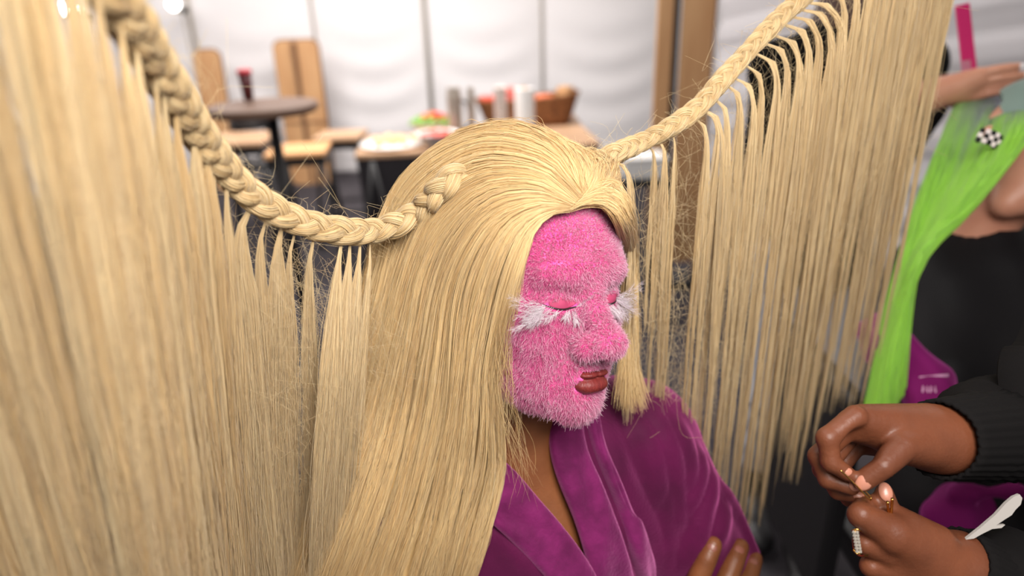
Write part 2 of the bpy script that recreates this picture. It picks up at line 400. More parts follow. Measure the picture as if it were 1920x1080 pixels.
def stool(name, label, px0, px1, py, z, depth=.3, ang=0, topm=None, group=None, cat='stool', th=.03, splay=.06):
    a, b = G(px0, py, z), G(px1, py, z); wd = abs(b[0] - a[0]); c = (a + b) / 2; c[1] += depth / 2 * .0
    t = thing(name, label, cat, (c[0], c[1], 0), group); R = rz(ang)
    B().box((c[0], c[1], z - th / 2), (wd / 2, depth / 2, th / 2), R).out('seat' if cat == 'stool' else 'tabletop', topm or m_wood, t, bevel=.006)
    ins = .03
    for sx in (-1, 1):
        for sy in (-1, 1):
            top = R @ np.array([sx * (wd / 2 - ins), sy * (depth / 2 - ins), 0]) + [c[0], c[1], z - th]
            bt = R @ np.array([sx * (wd / 2 - ins + splay), sy * (depth / 2 - ins + splay), 0]) + [c[0], c[1], 0]
            B().tube([top, bt], .014, 8).out('leg', m_black, t, smooth=True)
    for zz_ in ((z * .35,) if cat == 'stool' else ()):
        k = splay * (1 - zz_ / z)
        for s in (-1, 1):
            e = [R @ np.array([i * (wd / 2 - ins + k), s * (depth / 2 - ins + k), 0]) + [c[0], c[1], zz_] for i in (-1, 1)]
            B().tube(e, .009, 8).out('footrest', m_black, t, smooth=True)
    B().box((c[0], c[1], z - th - .025), (wd / 2 - .01, depth / 2 - .01, .024), R).out('apron', m_black, t)
    return t
stool('bar_stool', 'black-legged stool with orange-tan wooden seat, nearest below the wide folded tables', 508, 612, 277, .76, .34, .12, mat('stool_wood', srgb(214, 160, 108), .5), 'wooden stools')
stool('bar_stool', 'black-legged stool with wooden seat, farther one just left of the catering table', 598, 680, 250, .76, .3, -.05, m_wood, 'wooden stools')
stool('side_table', 'low wooden table with black legs partly behind the thick braid', 400, 506, 257, .78, .42, 0, m_wood, cat='table')
# dark chair back below the bar table
q = G(436, 250, .8); t = thing('chair', 'black rounded chair back under the bar table, beside the thick braid', 'chair', (q[0], q[1] + .3, 0))
bb = B(); bb.lathe((q[0], q[1] + .35, .78), [(.005, .16), (.06, .155), (.11, .12), (.14, .05), (.15, 0), (.02, -.02)], 24).out('backrest', m_black, t, smooth=True)
B().box((q[0], q[1] + .42, .5), (.17, .17, .02)).out('seat', m_black, t, bevel=.01)
for sx in (-1, 1):
    for sy in (-1, 1): B().tube([(q[0] + sx * .14, q[1] + .42 + sy * .14, .48), (q[0] + sx * .16, q[1] + .42 + sy * .16, 0)], .012).out('leg', m_black, t, smooth=True)
    B().tube([(q[0] + sx * .1, q[1] + .4, .5), (q[0] + sx * .1, q[1] + .36, .8)], .012).out('back_post', m_black, t, smooth=True)

# catering table
TZ = .76
p_nl = G(664, 290, TZ); p_fr = G(1100, 262, TZ)
x0, y0 = p_nl[0], p_nl[1]; Lx, Ly = 1.42, .60; ang = math.radians(4); R = rz(ang)
tc = np.array([x0, y0, 0]) + R @ np.array([Lx / 2, Ly / 2, 0])
t = thing('catering_table', 'long wooden buffet table with black cloth skirt, laid with food behind the wig', 'table', (tc[0], tc[1], 0))
B().box((tc[0], tc[1], TZ - .015), (Lx / 2, Ly / 2, .015), R).out('tabletop', m_wood, t, bevel=.005)
bb = B(); n = 90
per = []
for k in range(n):
    s = k / n * 2 * (Lx + Ly)
    if s < Lx: p = (s - Lx / 2, -Ly / 2)
    elif s < Lx + Ly: p = (Lx / 2, s - Lx - Ly / 2)
    elif s < 2 * Lx + Ly: p = (Lx / 2 - (s - Lx - Ly), Ly / 2)
    else: p = (-Lx / 2, Ly / 2 - (s - 2 * Lx - Ly))
    per.append(p)
per = np.array(per); wv = .012 * np.sin(np.arange(n) * 1.9)
rows = []
for z, k in ((TZ - .03, .985), (.4, .97), (.12, .965)):
    q = np.c_[per * (k + (wv[:, None] if z < .7 else 0)), np.full(n, z)]; rows.append(q @ R.T + [tc[0], tc[1], 0])
bb.add(np.concatenate(rows), [(r * n + i, r * n + (i + 1) % n, (r + 1) * n + (i + 1) % n, (r + 1) * n + i) for r in range(2) for i in range(n)])
bb.out('skirt', m_cloth, t, smooth=True)
for sx in (-1, 1):
    for s2 in (-1, 1):
        e = R @ np.array([sx * (Lx / 2 - .1), -Ly / 2 - .02, 0]) + [tc[0], tc[1], TZ - .04]; g = R @ np.array([sx * (Lx / 2 - .1) + s2 * .13, -Ly / 2 - .03 - .02 * s2, 0]) + [tc[0], tc[1], 0]
        B().tube([e, g], .014, 8).out('leg', m_black, t, smooth=True)
# second table farther right
c = PY(1050, 232, tc[1] + .30 + .40); c[2] = .72; t = thing('side_table', 'narrow wooden table with a black end frame, right of the wicker basket', 'table', (c[0], c[1], 0))
cx_, cy_ = c[0] - .1, c[1]; e_r = PY(1088, 226, cy_)[0]
B().box((e_r - .3, cy_, .705), (.3, .34, .015)).out('tabletop', m_wood, t, bevel=.005)
for sy in (-1, 1):
    for sx in (-1, 1): B().box((e_r - .3 + sx * .285, cy_ + sy * .32, .345), (.014, .014, .345)).out('leg', m_black, t)
TT = TZ + .001
def on(px, py, z=TT): return G(px, py, z)
# thermos flasks
for px, pyt, r, lab in ((856, 166, .044, 'wider brushed steel thermos flask on the buffet table'), (887, 164, .022, 'slim steel thermos flask on the buffet table, right of the wider one')):
    c = on(px, 262); h = .31
    t = thing('thermos_flask', lab, 'flask', tuple(c), 'steel flasks on the buffet table')
    B().lathe(c, [(.01, 0), (r, 0), (r, h * .86), (r * .92, h * .9), (.01, h * .9)], 24).out('body', m_steel, t, smooth=False)
    B().lathe(c + [0, 0, h * .9], [(.01, 0), (r * .9, 0), (r * .9, h * .1), (.01, h * .1)], 24).out('lid', m_steel, t, smooth=False)
    if r > .04:
        B().tube([c + [r, -.01, h * .75], c + [r + .035, -.01, h * .7], c + [r + .035, -.01, h * .25], c + [r, -.01, h * .2]], .008, 8).out('handle', m_black, t, smooth=True)
c = on(941, 262); n_c = 12
for k in range(n_c):
    z = k * .021
    o = B().lathe(c + [0, 0, z], [(.028, 0), (.038, .075), (.041, .078), (.038, .08), (.026, .004)], 20).out('paper_cup', m_cup, smooth=True)
    tag(o, ('bottom paper cup of the upside stack behind the wig crown' if k == 0 else 'paper cup in the tall nested stack between flask and white roll'), 'cup', 'nested paper cups')
for o in [x for x in bpy.data.objects if x.name.startswith('paper_cup')]: o['label'] = 'pale paper cup in the tall nested stack between steel flasks and white roll'
c = on(985, 262)
t = thing('paper_towel_roll', 'tall white paper towel roll on the buffet table before the basket', 'paper roll', tuple(c))
B().lathe(c, [(.02, 0), (.058, 0), (.058, .30), (.02, .30)], 32).out('roll', m_white, t, smooth=False)
B().lathe(c + [0, 0, .295], [(.01, 0), (.02, 0), (.02, .012), (.01, .012)], 16).out('core', m_paper, t)
# wicker basket with red packets and a paper bag
TB = .721; c = np.array([e_r - .3, cy_, TB]); xl, xr = PY(893, 200, c[1])[0], PY(1085, 200, c[1])[0]; zt = PY(990, 185, c[1])[2]
t = thing('wicker_basket', 'large brown wicker basket heaped with red packets on the buffet table', 'basket', ((xl + xr) / 2, c[1], TB))
hw = (xr - xl) / 2; xc = (xl + xr) / 2
bb = B(); n = 40; rows = []
for z, k in ((TB, .8), (TB + .05, .86), (zt - .01, .98), (zt + .01, 1.02), (zt + .01, .95), (TB + .06, .8), (TB + .02, .7)):
    th = np.arange(n) * 2 * np.pi / n; sx = np.sign(np.cos(th)) * np.abs(np.cos(th)) ** .5; sy = np.sign(np.sin(th)) * np.abs(np.sin(th)) ** .5
    rows.append(np.stack([xc + hw * k * sx, c[1] + .15 * k * sy, np.full(n, z) + .03 * (sx > .3) * (z > TB + .1) * np.clip(sx, 0, 1)], -1))
bb.add(np.concatenate(rows), [(r * n + i, r * n + (i + 1) % n, (r + 1) * n + (i + 1) % n, (r + 1) * n + i) for r in range(6) for i in range(n)] + [tuple(range(n))[::-1], tuple(6 * n + i for i in range(n))])
bb.out('basket', m_wicker, t, smooth=True)
for k, (px, py, w_, h_, m_, lab) in enumerate(((915, 183, .05, .03, m_red, 'red packet at the left end of the basket'), (957, 172, .045, .05, mat('pink_packet', srgb(240, 120, 110), .5), 'pink-red packet behind the paper cups'), (1020, 182, .05, .035, mat('orange_packet', srgb(238, 130, 90), .5), 'orange packet right of the white roll'), (1060, 166, .045, .035, m_paper, 'brown paper bag at the right end of the basket'))):
    p = PY(px, py, c[1]); 
    o = B().box((p[0], p[1], p[2] - .02), (w_, .05, h_), rz(.3 * k)).out('food_packet' if k < 3 else 'paper_bag', m_, bevel=.012); tag(o, lab, 'packet' if k < 3 else 'bag')
# salad bowls and platter
def bowl(name, c, r, h, label):
    t = thing(name, label, 'bowl', tuple(c)); B().lathe(c, [(.3 * r, 0), (.75 * r, h * .35), (r, h), (r * 1.04, h), (r * .96, h * .98), (.7 * r, h * .45), (.02, h * .3)], 40).out('bowl', m_white, t, smooth=True); return t
c1 = on(822, 276); t = bowl('salad_bowl', c1, .125, .085, 'white bowl of red and white salad at the front of the buffet table')
r2 = np.random.default_rng(3)
def heap(name, c, r, h, m, parent, n=60, s=.02):
    bb = B()
    for k in range(n):
        a, q = r2.random() * 6.28, math.sqrt(r2.random()); p = np.array([c[0] + r * q * math.cos(a), c[1] + r * q * math.sin(a), c[2] + h * (1 - q * q)])
        bb.lathe(p, [(.001, -s * .6), (s * .7, -s * .3), (s, 0), (s * .6, s * .3), (.001, s * .4)], 6, rz(a))
    o = bb.out(name, m, parent, smooth=True); o['kind'] = 'stuff'; return o
heap('tomato_salad', c1 + [0, 0, .07], .1, .025, m_red, t, 40, .018)
c2 = on(812, 250); t = bowl('salad_bowl', c2, .14, .08, 'white bowl heaped with green leaves behind the red salad bowl')
heap('leaf_salad', c2 + [0, 0, .07], .13, .05, m_green, t, 80, .028)
heap('pepper_pieces', c2 + [.01, -.02, .105], .08, .03, m_red, t, 22, .02)
c3 = on(735, 272)
t = thing('platter', 'flat pale platter of bread rolls at the left of the buffet table', 'platter', tuple(c3)); B().lathe(c3, [(.02, 0), (.16, .0), (.19, .012), (.19, .016), (.02, .008)], 40).out('plate', m_white, t, smooth=True)
for k in range(9):
    a = k * 2.4; q = .03 + .012 * k; p = c3 + [q * math.cos(a) * 1.1, q * math.sin(a), .032]
    d = np.array([math.cos(k), math.sin(k), 0]) * .028
    o = B().tube([p - d, p - d * .6, p, p + d * .6, p + d], [.006, .02, .024, .02, .006], 12).out('bread_roll', m_bread, smooth=True); tag(o, 'small pale bread roll on the flat platter', 'bread roll', 'bread rolls on the platter')
# white storage box on a dark table right of the head
c = G(1196, 320, .74); c[1] -= .16; t = thing('side_table', 'low black-topped table behind the right side of the face', 'table', (c[0], c[1], 0))
B().box((c[0] - .02, c[1] + .15, .725), (.16, .2, .015)).out('tabletop', m_black, t, bevel=.004)
for sx in (-1, 1):
    for sy in (-1, 1): B().box((c[0] - .02 + sx * .14, c[1] + .15 + sy * .18, .355), (.016, .016, .355)).out('leg', m_black, t)
t = thing('storage_box', 'white plastic storage box on the low black table, right of the wig', 'box', (c[0], c[1] + .06, .74))
B().box((c[0], c[1] + .06, .785), (.10, .09, .045)).out('box', m_white, t, bevel=.012); B().box((c[0], c[1] + .06, .835), (.105, .095, .007)).out('lid', m_white, t, bevel=.004)
# two bright spot lamps on the left
for px, py, Y, r, lab in ((325, 8, 6.5, .05, 'bright round spot lamp at the top left, clear of the hair'), (118, 16, 4.6, .035, 'left of the two glowing bulbs seen through the near curtain of hair'), (144, 24, 4.95, .03, 'right of the two glowing bulbs seen through the near curtain of hair')):
    p = PY(px, py, Y)
    t = thing('spot_lamp', lab, 'lamp', (p[0], p[1], 0))
    th = np.linspace(0, np.pi, 12)
    B().lathe(p, [(max(r * math.sin(a_), .001), -r * math.cos(a_)) for a_ in th], 24).out('bulb', m_bulb, t, smooth=True)
    B().lathe(p + [r * 1.5, .02, -r * 1.6], [(.01, 0), (r * .7, .01), (r * .8, r), (.01, r * 1.1)], 20).out('socket', m_black, t, smooth=True)
    B().tube([p + [.02, r + .05, -r], (p[0] + .02, p[1] + r + .05, 0)], .008, 8).out('pole', m_seam, t, smooth=True)
    B().box((p[0] + .02, p[1] + r + .04, p[2] - r), (.02, .05, .02)).out('clamp', m_black, t)
    B().box((p[0] + .02, p[1] + r + .05, .01), (.035, .035, .01)).out('base', m_black, t)
# ================================================================= THE SEATED PERSON
HR = np.array([[-0.78509759, 0.61612856, 0.06330375], [-0.58456099, -0.77087385, 0.25306514], [0.20471987, 0.16167592, 0.96537592]])
HO = np.array([0.01693935, 0.64935696, 1.28020666])
def H(*p): return np.asarray(p, float) @ HR.T + HO          # head space -> world (x = person's right, y = forward, z = up)
def toH(p): return (p - HO) @ HR
def headsdf(p, socket=True):
    d = sell(p, (0, -.012, .045), (.074, .094, .082))
    d = smin(d, sell(p, (0, .030, -.030), (.060, .062, .088)), .03)
    d = smin(d, sell(p, (0, .040, .045), (.060, .050, .050)), .03)
    d = smin(d, sell(p, (0, .040, -.085), (.047, .046, .034)), .03)
    d = smin(d, sell(p, (0, .076, -.108), (.020, .018, .016)), .022)
    ax = p * [1, 1, 1]; ax = np.stack([np.abs(p[:, 0]), p[:, 1], p[:, 2]], -1)
    d = smin(d, sell(ax, (.036, .058, -.032), (.024, .022, .026)), .02)
    d = smin(d, sell(ax, (.022, .0785, .021), (.028, .016, .012)), .016)
    d = smin(d, sell(p, (0, .082, -.072), (.026, .019, .021)), .014)
    if socket:
        d = smax(d, -sell(ax, (.031, .102, -.003), (.016, .016, .010)), .012)
        d = smin(d, sell(ax, (.031, .072, -.005), (.0145, .0155, .0135)), .004)
    d = smin(d, scap(p, (0, .087, .006), (0, .108, -.034), .0075, .0105), .012)
    d = smin(d, sell(p, (0, .1155, -.042), (.0145, .0135, .0125)), .007)
    d = smin(d, sell(ax, (.0150, .102, -.046), (.0095, .0125, .0095)), .006)
    d = smax(d, -sell(ax, (.0065, .108, -.0545), (.0035, .0055, .0035)), .002)
    return d
def lipsdf(p):
    ax = np.stack([np.abs(p[:, 0]), p[:, 1], p[:, 2]], -1)
    up = smin(sell(ax, (.006, .0985, -.0735), (.011, .0080, .0036)), scap(ax, (.010, .0965, -.0745), (.032, .0830, -.0795), .0034, .0010), .005)
    lo = smin(sell(p, (0, .0975, -.0845), (.0180, .0105, .0078)), scap(ax, (.008, .096, -.0835), (.0290, .0838, -.0805), .0066, .0010), .006)
    return smin(up, lo, .0022)
def lipsW(p): return lipsdf(toH(p))
def headW(p): return headsdf(toH(p))

# torso frame
TO = np.array([0.0, .66, 1.095]); TYAW = math.radians(20)
TY = np.array([math.sin(TYAW), -math.cos(TYAW), 0]); TX = np.array([-math.cos(TYAW), -math.sin(TYAW), 0]); TZv = np.array([0, 0, 1.0])
def T(*p): return TO + p[0] * TX + p[1] * TY + p[2] * TZv    # x = person's right, y = forward
def toT(p): q = p - TO; return np.stack([q @ TX, q @ TY, q @ TZv], -1)
NECK_A = H(0, -.022, -.07); NECK_B = T(0, -.015, -.03)
def torso(p, o=0.0):
    q = toT(p)
    d = sell(q, (0, -.01, -.20), (.150 + o, .098 + o, .23 + o))
    d = smin(d, scap(q, (-.135, -.015, -.055), (.135, -.015, -.055), .048 + o), .06)
    d = smin(d, sell(q, (0, .03, -.17), (.12 + o, .075 + o, .10 + o)), .05)
    return d
SHL, ELL = np.array([-.175, -.01, -.07]), np.array([-.262, .085, -.335]); SHR, ELR = np.array([.175, -.01, -.07]), np.array([.235, .09, -.33])
HANDC = None
def armsdf(q, sh, el, wr, o=0.0):
    return smin(scap(q, sh, el, .052 + o, .045 + o), scap(q, el, wr, .044 + o, .032 + o), .02)
WRL = np.array([.02, .20, -.36]); WRR = np.array([-.10, .205, -.375])
# the hand laid on the left upper arm: fingertips by where the photo shows them
robe0 = lambda p: smin(torso(p, .016), np.minimum(armsdf(toT(p), SHL, ELL, WRL, .018), armsdf(toT(p), SHR, ELR, WRR, .018)), .05)
tips, _ = trace(robe0, [1337, 1388, 1414, 1290], [1022, 1026, 1048, 1125])
roots, _ = trace(robe0, [1292, 1345, 1385, 1262], [1120, 1130, 1135, 1180])
FT = []
for i in range(4):
    a, b = roots[i], tips[i]; out = nrm(CAM - b) * [1, 1, 1]
    FT.append([a + out * .018, (a * .55 + b * .45) + out * .021, (a * .25 + b * .75) + out * .017, b + out * .009])
FR = [.0130, .0128, .0122, .0108]
def handS(p):
    d = None
    for i in range(4):
        e = chain(p, FT[i], FR); d = e if d is None else smin(d, e, .002)
    pc = (FT[1][0] + FT[2][0] + FT[0][0]) / 3; wr = T(*WRR)
    palm = smin(scap(p, FT[0][0], (FT[0][0] * .4 + wr * .6), .013, .02), scap(p, FT[2][0], (FT[2][0] * .4 + wr * .6), .013, .02), .02)
    palm = smin(palm, scap(p, FT[1][0], wr, .014, .026), .02)
    th = chain(p, [wr * .6 + FT[0][0] * .4, FT[0][0] + nrm(FT[0][0] - FT[2][0]) * .035, FT[0][1] + nrm(FT[0][0] - FT[2][0]) * .045], [.016, .012, .009])
    return smin(d, palm, .006)
def bodysdf(p):
    d = headW(p)
    nk = scap(p, NECK_A, NECK_B, .050, .052)
    d = smin(d, nk, .02)
    q = toT(p)
    # sternomastoid cords and collar bones
    d2 = torso(p)
    ax = np.stack([np.abs(q[:, 0]), q[:, 1], q[:, 2]], -1)
    d = smin(d, d2, .045)
    d = smin(d, scap(ax, (.012, .045, -.055), (.12, .015, -.03), .009, .008), .014)
    d = smin(d, np.minimum(armsdf(q, SHL, ELL, WRL), armsdf(q, SHR, ELR, WRR)), .04)
    return smin(d, handS(p), .008)

m_skin = mat('skin', srgb(142, 86, 50), .42, .5, c2=srgb(124, 72, 40), scale=30, bump=.12, bscale=500, sss=.12, coat=.05)
PER = thing('person', 'seated person in purple velvet robe with pink fur face and long blonde wig', 'person', (0.0, .70, 0))
V, Fq = nets(bodysdf, (-.30, .34, .70), (.36, .84, 1.42), .005)
body = obj('body', V, Fq, m_skin, PER); body['label'] = 'brown skin at neck, chest and folded hand'
# finer hand (same surface) is part of the body; nails of their own
m_nail = mat('nail', srgb(150, 92, 76), .35, .5, coat=.15)
def nailpx(cx, cy, ax, ay, l_, w_, par, m, fnb):
    q, _ = trace(fnb, [cx, ax], [cy, ay]); c = q[0]; O = nrm(grad(fnb, q[:1], 1e-3))[0]; A = q[1] - c; A = nrm(A - O * (A @ O)); S_ = np.cross(A, O); c = c - O * .0016
    fn = lambda p: sell(np.stack([(p - c) @ A, (p - c) @ S_, (p - c) @ O], -1), (0, 0, 0), (l_, w_, .0032)); v, f = nets(fn, c - .014, c + .014, .0009); obj('fingernail', v, f, m, par)
for i in range(3):
    t_ = np.stack([FT[i][3] * .82 + FT[i][2] * .18, FT[i][3]]) - CAM; z_ = t_ @ CF; u_ = 960 + F * (t_ @ CX) / z_; v2_ = 540 - F * (t_ @ CU) / z_
    nailpx(u_[0], v2_[0], u_[1], v2_[1], .0085, .0064, body, m_nail, handS)

# --- face fur: a pelt over the face, and its fibres
m_fur = mat('pink_fur', srgb(238, 78, 160), .8, .2, c2=srgb(252, 226, 238), attr='tone', sheen=.3, transl=.25)
m_pelt = mat('pink_pelt', srgb(240, 112, 176), .9, .1, c2=srgb(232, 78, 156), scale=60)
def fsdf(p): return headsdf(p) - .0012
V, Fq = nets(fsdf, (-.085, -.01, -.15), (.085, .14, .10), .0018)
def lipmask(v): return lipsdf(v)
def facemask(v):
    x, y, z = v.T
    hl = .081 - .7 * np.maximum(np.abs(x) - .038, 0) - 2.5 * np.maximum(np.abs(x) - .060, 0)
    return (z < hl) & (y > .0 + .2 * np.maximum(z, 0)) & ((z > -.112) | (y > .030)) & ~((z < -.112) & (y < .075) & (z < -.119)) & (lipsdf(v) > -.0005)
k = facemask(V)[Fq].all(1)
Vc, Fc = compact(V, Fq[k])
pelt = obj('face_pelt', Vc @ HR.T + HO, Fc, m_pelt, PER); pelt['label'] = 'pink plush fur pelt covering the whole face'
pelt.modifiers.new('thickness', 'SOLIDIFY').thickness = .0015
tri = np.concatenate([Fc[:, :3], Fc[:, [0, 2, 3]]]); A_, B_, C_ = Vc[tri[:, 0]], Vc[tri[:, 1]], Vc[tri[:, 2]]
ar = np.linalg.norm(np.cross(B_ - A_, C_ - A_), axis=1); pr = ar / ar.sum()
NF = 100000
ti = rng.choice(len(tri), NF, p=pr); u, v = rng.random((2, NF)); fl = u + v > 1; u[fl] = 1 - u[fl]; v[fl] = 1 - v[fl]
pt = A_[ti] + (B_ - A_)[ti] * u[:, None] + (C_ - A_)[ti] * v[:, None]
n = nrm(grad(fsdf, pt, 1e-3))
ax = np.abs(pt[:, 0])
lid = (np.hypot((ax - .031) / .0155, (pt[:, 2] + .0075) / .0060) < 1) & (pt[:, 1] > .06)
ld = lipsdf(pt)
keep = ~lid & (ld > .0005) & ~((np.hypot(ax - .0065, pt[:, 2] + .0545) < .004) & (pt[:, 1] > .09))
pt, n, ld = pt[keep], n[keep], ld[keep]; N = len(pt)
flow = np.stack([pt[:, 0] * 4, np.full(N, -.05), -.75 + 1.5 * (pt[:, 2] > .03) * 1.0], -1)
flow[:, 2] = np.where(pt[:, 2] > .03, .5, -.8)
flow -= n * (flow * n).sum(1, keepdims=True)
clump = np.stack([np.sin(pt @ (rng.normal(size=3) * 260) + i) for i in range(3)], -1)
d0 = nrm(n * 1.0 + .55 * flow + .35 * clump + .45 * rng.normal(size=(N, 3)))
gd = rng.random(N) < .14
ln_ = (1 + .5 * gd) * (.0037 + .0016 * np.clip(-(pt[:, 2]) / .1, -.9, 1)) * (.5 + .8 * rng.random(N)) * np.clip(.35 + ld / .012, .35, 1)
d1 = nrm(d0 + .5 * flow + .35 * rng.normal(size=(N, 3)) + [0, 0, -.1])
paths = np.stack([pt, pt + d0 * ln_[:, None] * .5, pt + (d0 + d1) * ln_[:, None] * .5], 1)
rad = np.array([.00023, .00019, .00005])[None] * (.7 + .7 * rng.random((N, 1)))
patch = .5 + .5 * np.sin(pt @ np.array([55, 30, 40]) + 1.0) * np.sin(pt @ np.array([-30, 45, 60]))
side = np.clip(.45 - pt[:, 0] / .11, 0, 1)                     # light on the nose and far cheek painted into the pile as paler pink
b_ = .02 + .34 * side + .08 * patch
tone = np.stack([b_ * .3, b_ + .02 + .35 * gd, np.clip(b_ + .15 + .45 * rng.random(N) + .4 * gd, 0, 1)], 1)
v_, f_, t_ = tubes(paths, rad, tone)
fur = obj('face_fur', v_ @ HR.T + HO, f_, m_fur, PER, attrs={'tone': t_}); fur['kind'] = 'stuff'
fur['label'] = 'pale-tipped pink fur fibres on the face'
# lips
m_lip = mat('lips', srgb(128, 48, 44), .42, .4, c2=srgb(112, 40, 40), scale=120, stretch=(3, .6, .6), bump=.2, bscale=300)
V, Fq = nets(lipsdf, (-.03, .07, -.10), (.03, .12, -.06), .0009); lips = obj('lips', V @ HR.T + HO, Fq, m_lip, PER); lips['label'] = 'brick red bare lips'
# eyelids: bare pink skin, with a dark lash line and white feather lashes
m_lid = mat('eyelid', srgb(186, 70, 108), .6); m_dark = mat('lash_line', srgb(40, 20, 24), .5); m_feather = mat('white_feather', srgb(246, 240, 242), .6, .3, c2=srgb(235, 214, 224), attr='tone', transl=.3)
for s in (1, -1):
    bb = B(); K = 26
    arc = np.linspace(-1, 1, K); x = s * (.031 + .0165 * arc); z = -.0085 - .0035 * (1 - arc ** 2) + .001 * arc
    pts = []
    for xx, z_ in zip(x, z):
        y = .06; 
        ys = np.linspace(.11, .05, 200); dd = headsdf(np.stack([np.full(200, xx), ys, np.full(200, z_)], -1)); i = np.argmax(dd < 0.0016); pts.append((xx, ys[i], z_))
    pts = np.array(pts); rr = .0011 * np.sin(np.linspace(.15, np.pi - .15, K)) ** .6
    o = B(); o.tube(pts @ HR.T + HO, rr, 6); o.out('lash_line', m_dark, PER, smooth=True)
    # bare lid
    fnl = lambda p, s=s: smax(headsdf(p) - .0016, sell(p, (s * .031, .088, -.0060), (.0150, .014, .0060)), .001)
    v, f = nets(fnl, (s * .031 - .022, .065, -.02), (s * .031 + .022, .11, .012), .0011); obj('eyelid', v @ HR.T + HO, f, m_lid, PER)
    LASH = pts
    # feathers
    feats = []
    def feather(root, d, L, curl, wid, nb=40):
        K = 10; ss = np.linspace(0, 1, K)[:, None]; d = nrm(np.array(d, float)); cu = np.array(curl, float)
        q = root + d * L * ss + cu * L * ss ** 2
        out = [(q[None], np.linspace(.0004, .0001, K)[None], np.zeros(1))]
        tt = nrm(np.gradient(q, axis=0)); up = nrm(np.cross(tt, np.array([s * .2, 1, .1]))[:, :])
        bs = rng.random(nb) * .92 + .06; sg = np.where(rng.random(nb) > .5, 1, -1)
        i = bs * (K - 1); i0 = np.minimum(i.astype(int), K - 2); fr = (i - i0)[:, None]
        r0 = q[i0] * (1 - fr) + q[i0 + 1] * fr; t0 = tt[i0]; u0 = up[i0] * sg[:, None]
        ll = wid * (.5 + .8 * rng.random(nb)) * np.sin(np.pi * np.clip(bs * .85 + .12, 0, 1)) ** .5
        dr = nrm(t0 * 1.1 + u0 * .55 + .12 * rng.normal(size=(nb, 3)))
        bp = np.stack([r0, r0 + dr * ll[:, None] * .5, r0 + (dr + .25 * t0 + .06 * rng.normal(size=(nb, 3))) * ll[:, None]], 1)
        return q, bp
    lf = []
    specs = []
    for k in range(20):
        a = rng.random(); i = int((.04 + .92 * a) * (K - 1 + 16)); i = min(i, 25); r0 = LASH[i] + [0, .0015, -.0005]
        outw = (LASH[i][0] * s - .031) / .0165       # -1 inner .. 1 outer
        if outw > .1: d = (s * (.55 + .5 * rng.random()), .05 + .3 * rng.random(), -.35 - 1.0 * rng.random()); L = .014 + .014 * rng.random()
        elif outw > -.45: d = (s * (.25 + .5 * rng.random()), .6, -.7 - .3 * rng.random()); L = .010 + .007 * rng.random()
        else: d = (s * (-.25 + .45 * rng.random()), .45, -.9 + .25 * rng.random()); L = .012 + .009 * rng.random()
        if k % 9 == 0: d = (s * (-.55), .55, .25); r0 = LASH[3]; L = .018
        specs.append((r0, d, L))
    for k in range(8): specs.append((LASH[25 - k % 6 if s > 0 else 25 - k % 6] + [0, .001, 0], (s * (.9 + .3 * rng.random()), -.05 + .25 * rng.random(), .18 - 1.25 * k / 7), .030 + .012 * rng.random()))
    qs, bps = [], []
    for r0, d, L in specs:
        q, bp = feather(r0, d, L, (s * .05, -.1, .12), .0085); qs.append(q); bps.append(bp)
    v1 = tubes(np.array(qs), np.repeat(np.linspace(.00028, .0001, 10)[None], len(qs), 0))
    bp = np.concatenate(bps); v2 = tubes(bp, np.repeat(np.array([.00013, .00011, .00004])[None], len(bp), 0))
    v_, f_, t_ = merge([v1, v2]); o = obj('feather_lash', v_ @ HR.T + HO, f_, m_feather, PER, attrs={'tone': t_}); o['label'] = 'white feather lashes, %s eye' % ('near' if s > 0 else 'far')

# --- robe
fold_px = [
 [(1206, 761), (1245, 811), (1266, 882), (1270, 952), (1257, 1010)], [(1241, 782), (1284, 832), (1293, 882), (1272, 945)], [(1291, 835), (1311, 870), (1300, 924), (1270, 972)],
 [(1322, 870), (1332, 912), (1316, 966), (1305, 1023), (1268, 1075)], [(1245, 896), (1252, 970), (1248, 1052), (1256, 1100)], [(1121, 779), (1160, 882), (1188, 938), (1236, 1023), (1250, 1085)],
 [(1175, 770), (1215, 830), (1232, 900), (1236, 960)], [(1360, 930), (1352, 985), (1330, 1040)], [(1345, 905), (1385, 960), (1420, 1020), (1450, 1075)], [(930, 985), (980, 1040), (1000, 1090)], [(1205, 1040), (1180, 1010), (1150, 980)]]
FOLDS = []
for pl in fold_px:
    a = np.array(pl, float); q, _ = trace(robe0, a[:, 0], a[:, 1]); q = crom(q, 9); FOLDS.append((q, .0095))
for k in range(7):        # folds out of the photo's view, on the near sleeve and the sides
    a0 = .3 + .4 * k; q = np.array([T(.17 + .02 * k, .03 * math.sin(k), -.08 - .03 * k), T(.20 + .01 * k, .08, -.16 - .02 * k)]); FOLDS.append((q, .006))
def robesdf(p):
    d = robe0(p); near = np.abs(d) < .035
    if near.any():
        pn = p[near]; e = d[near]; rid = np.zeros(len(e))
        for q, r in FOLDS:
            lo, hi = q.min(0) - .04, q.max(0) + .04
            m_ = ((pn > lo) & (pn < hi)).all(1)
            if not m_.any(): continue
            pm = pn[m_]; dd = np.full(len(pm), 1e3)
            for i in range(len(q) - 1):
                dd = np.minimum(dd, scap(pm, q[i], q[i + 1], 0))
            en = np.minimum(np.linalg.norm(pm - q[0], axis=1), np.linalg.norm(pm - q[-1], axis=1)); en = np.clip(en / .03, .15, 1)
            rid[m_] = np.maximum(rid[m_], en * np.exp(-(dd / .0130) ** 2) ) 
        e = e - .0145 * rid * np.clip(1.6 - np.abs(e) / .02, 0, 1)
        e = e - .0012 * np.sin(pn @ np.array([60, 35, 20])) * np.sin(pn @ np.array([-20, 30, 55]))
        d = d.copy(); d[near] = e
    return d
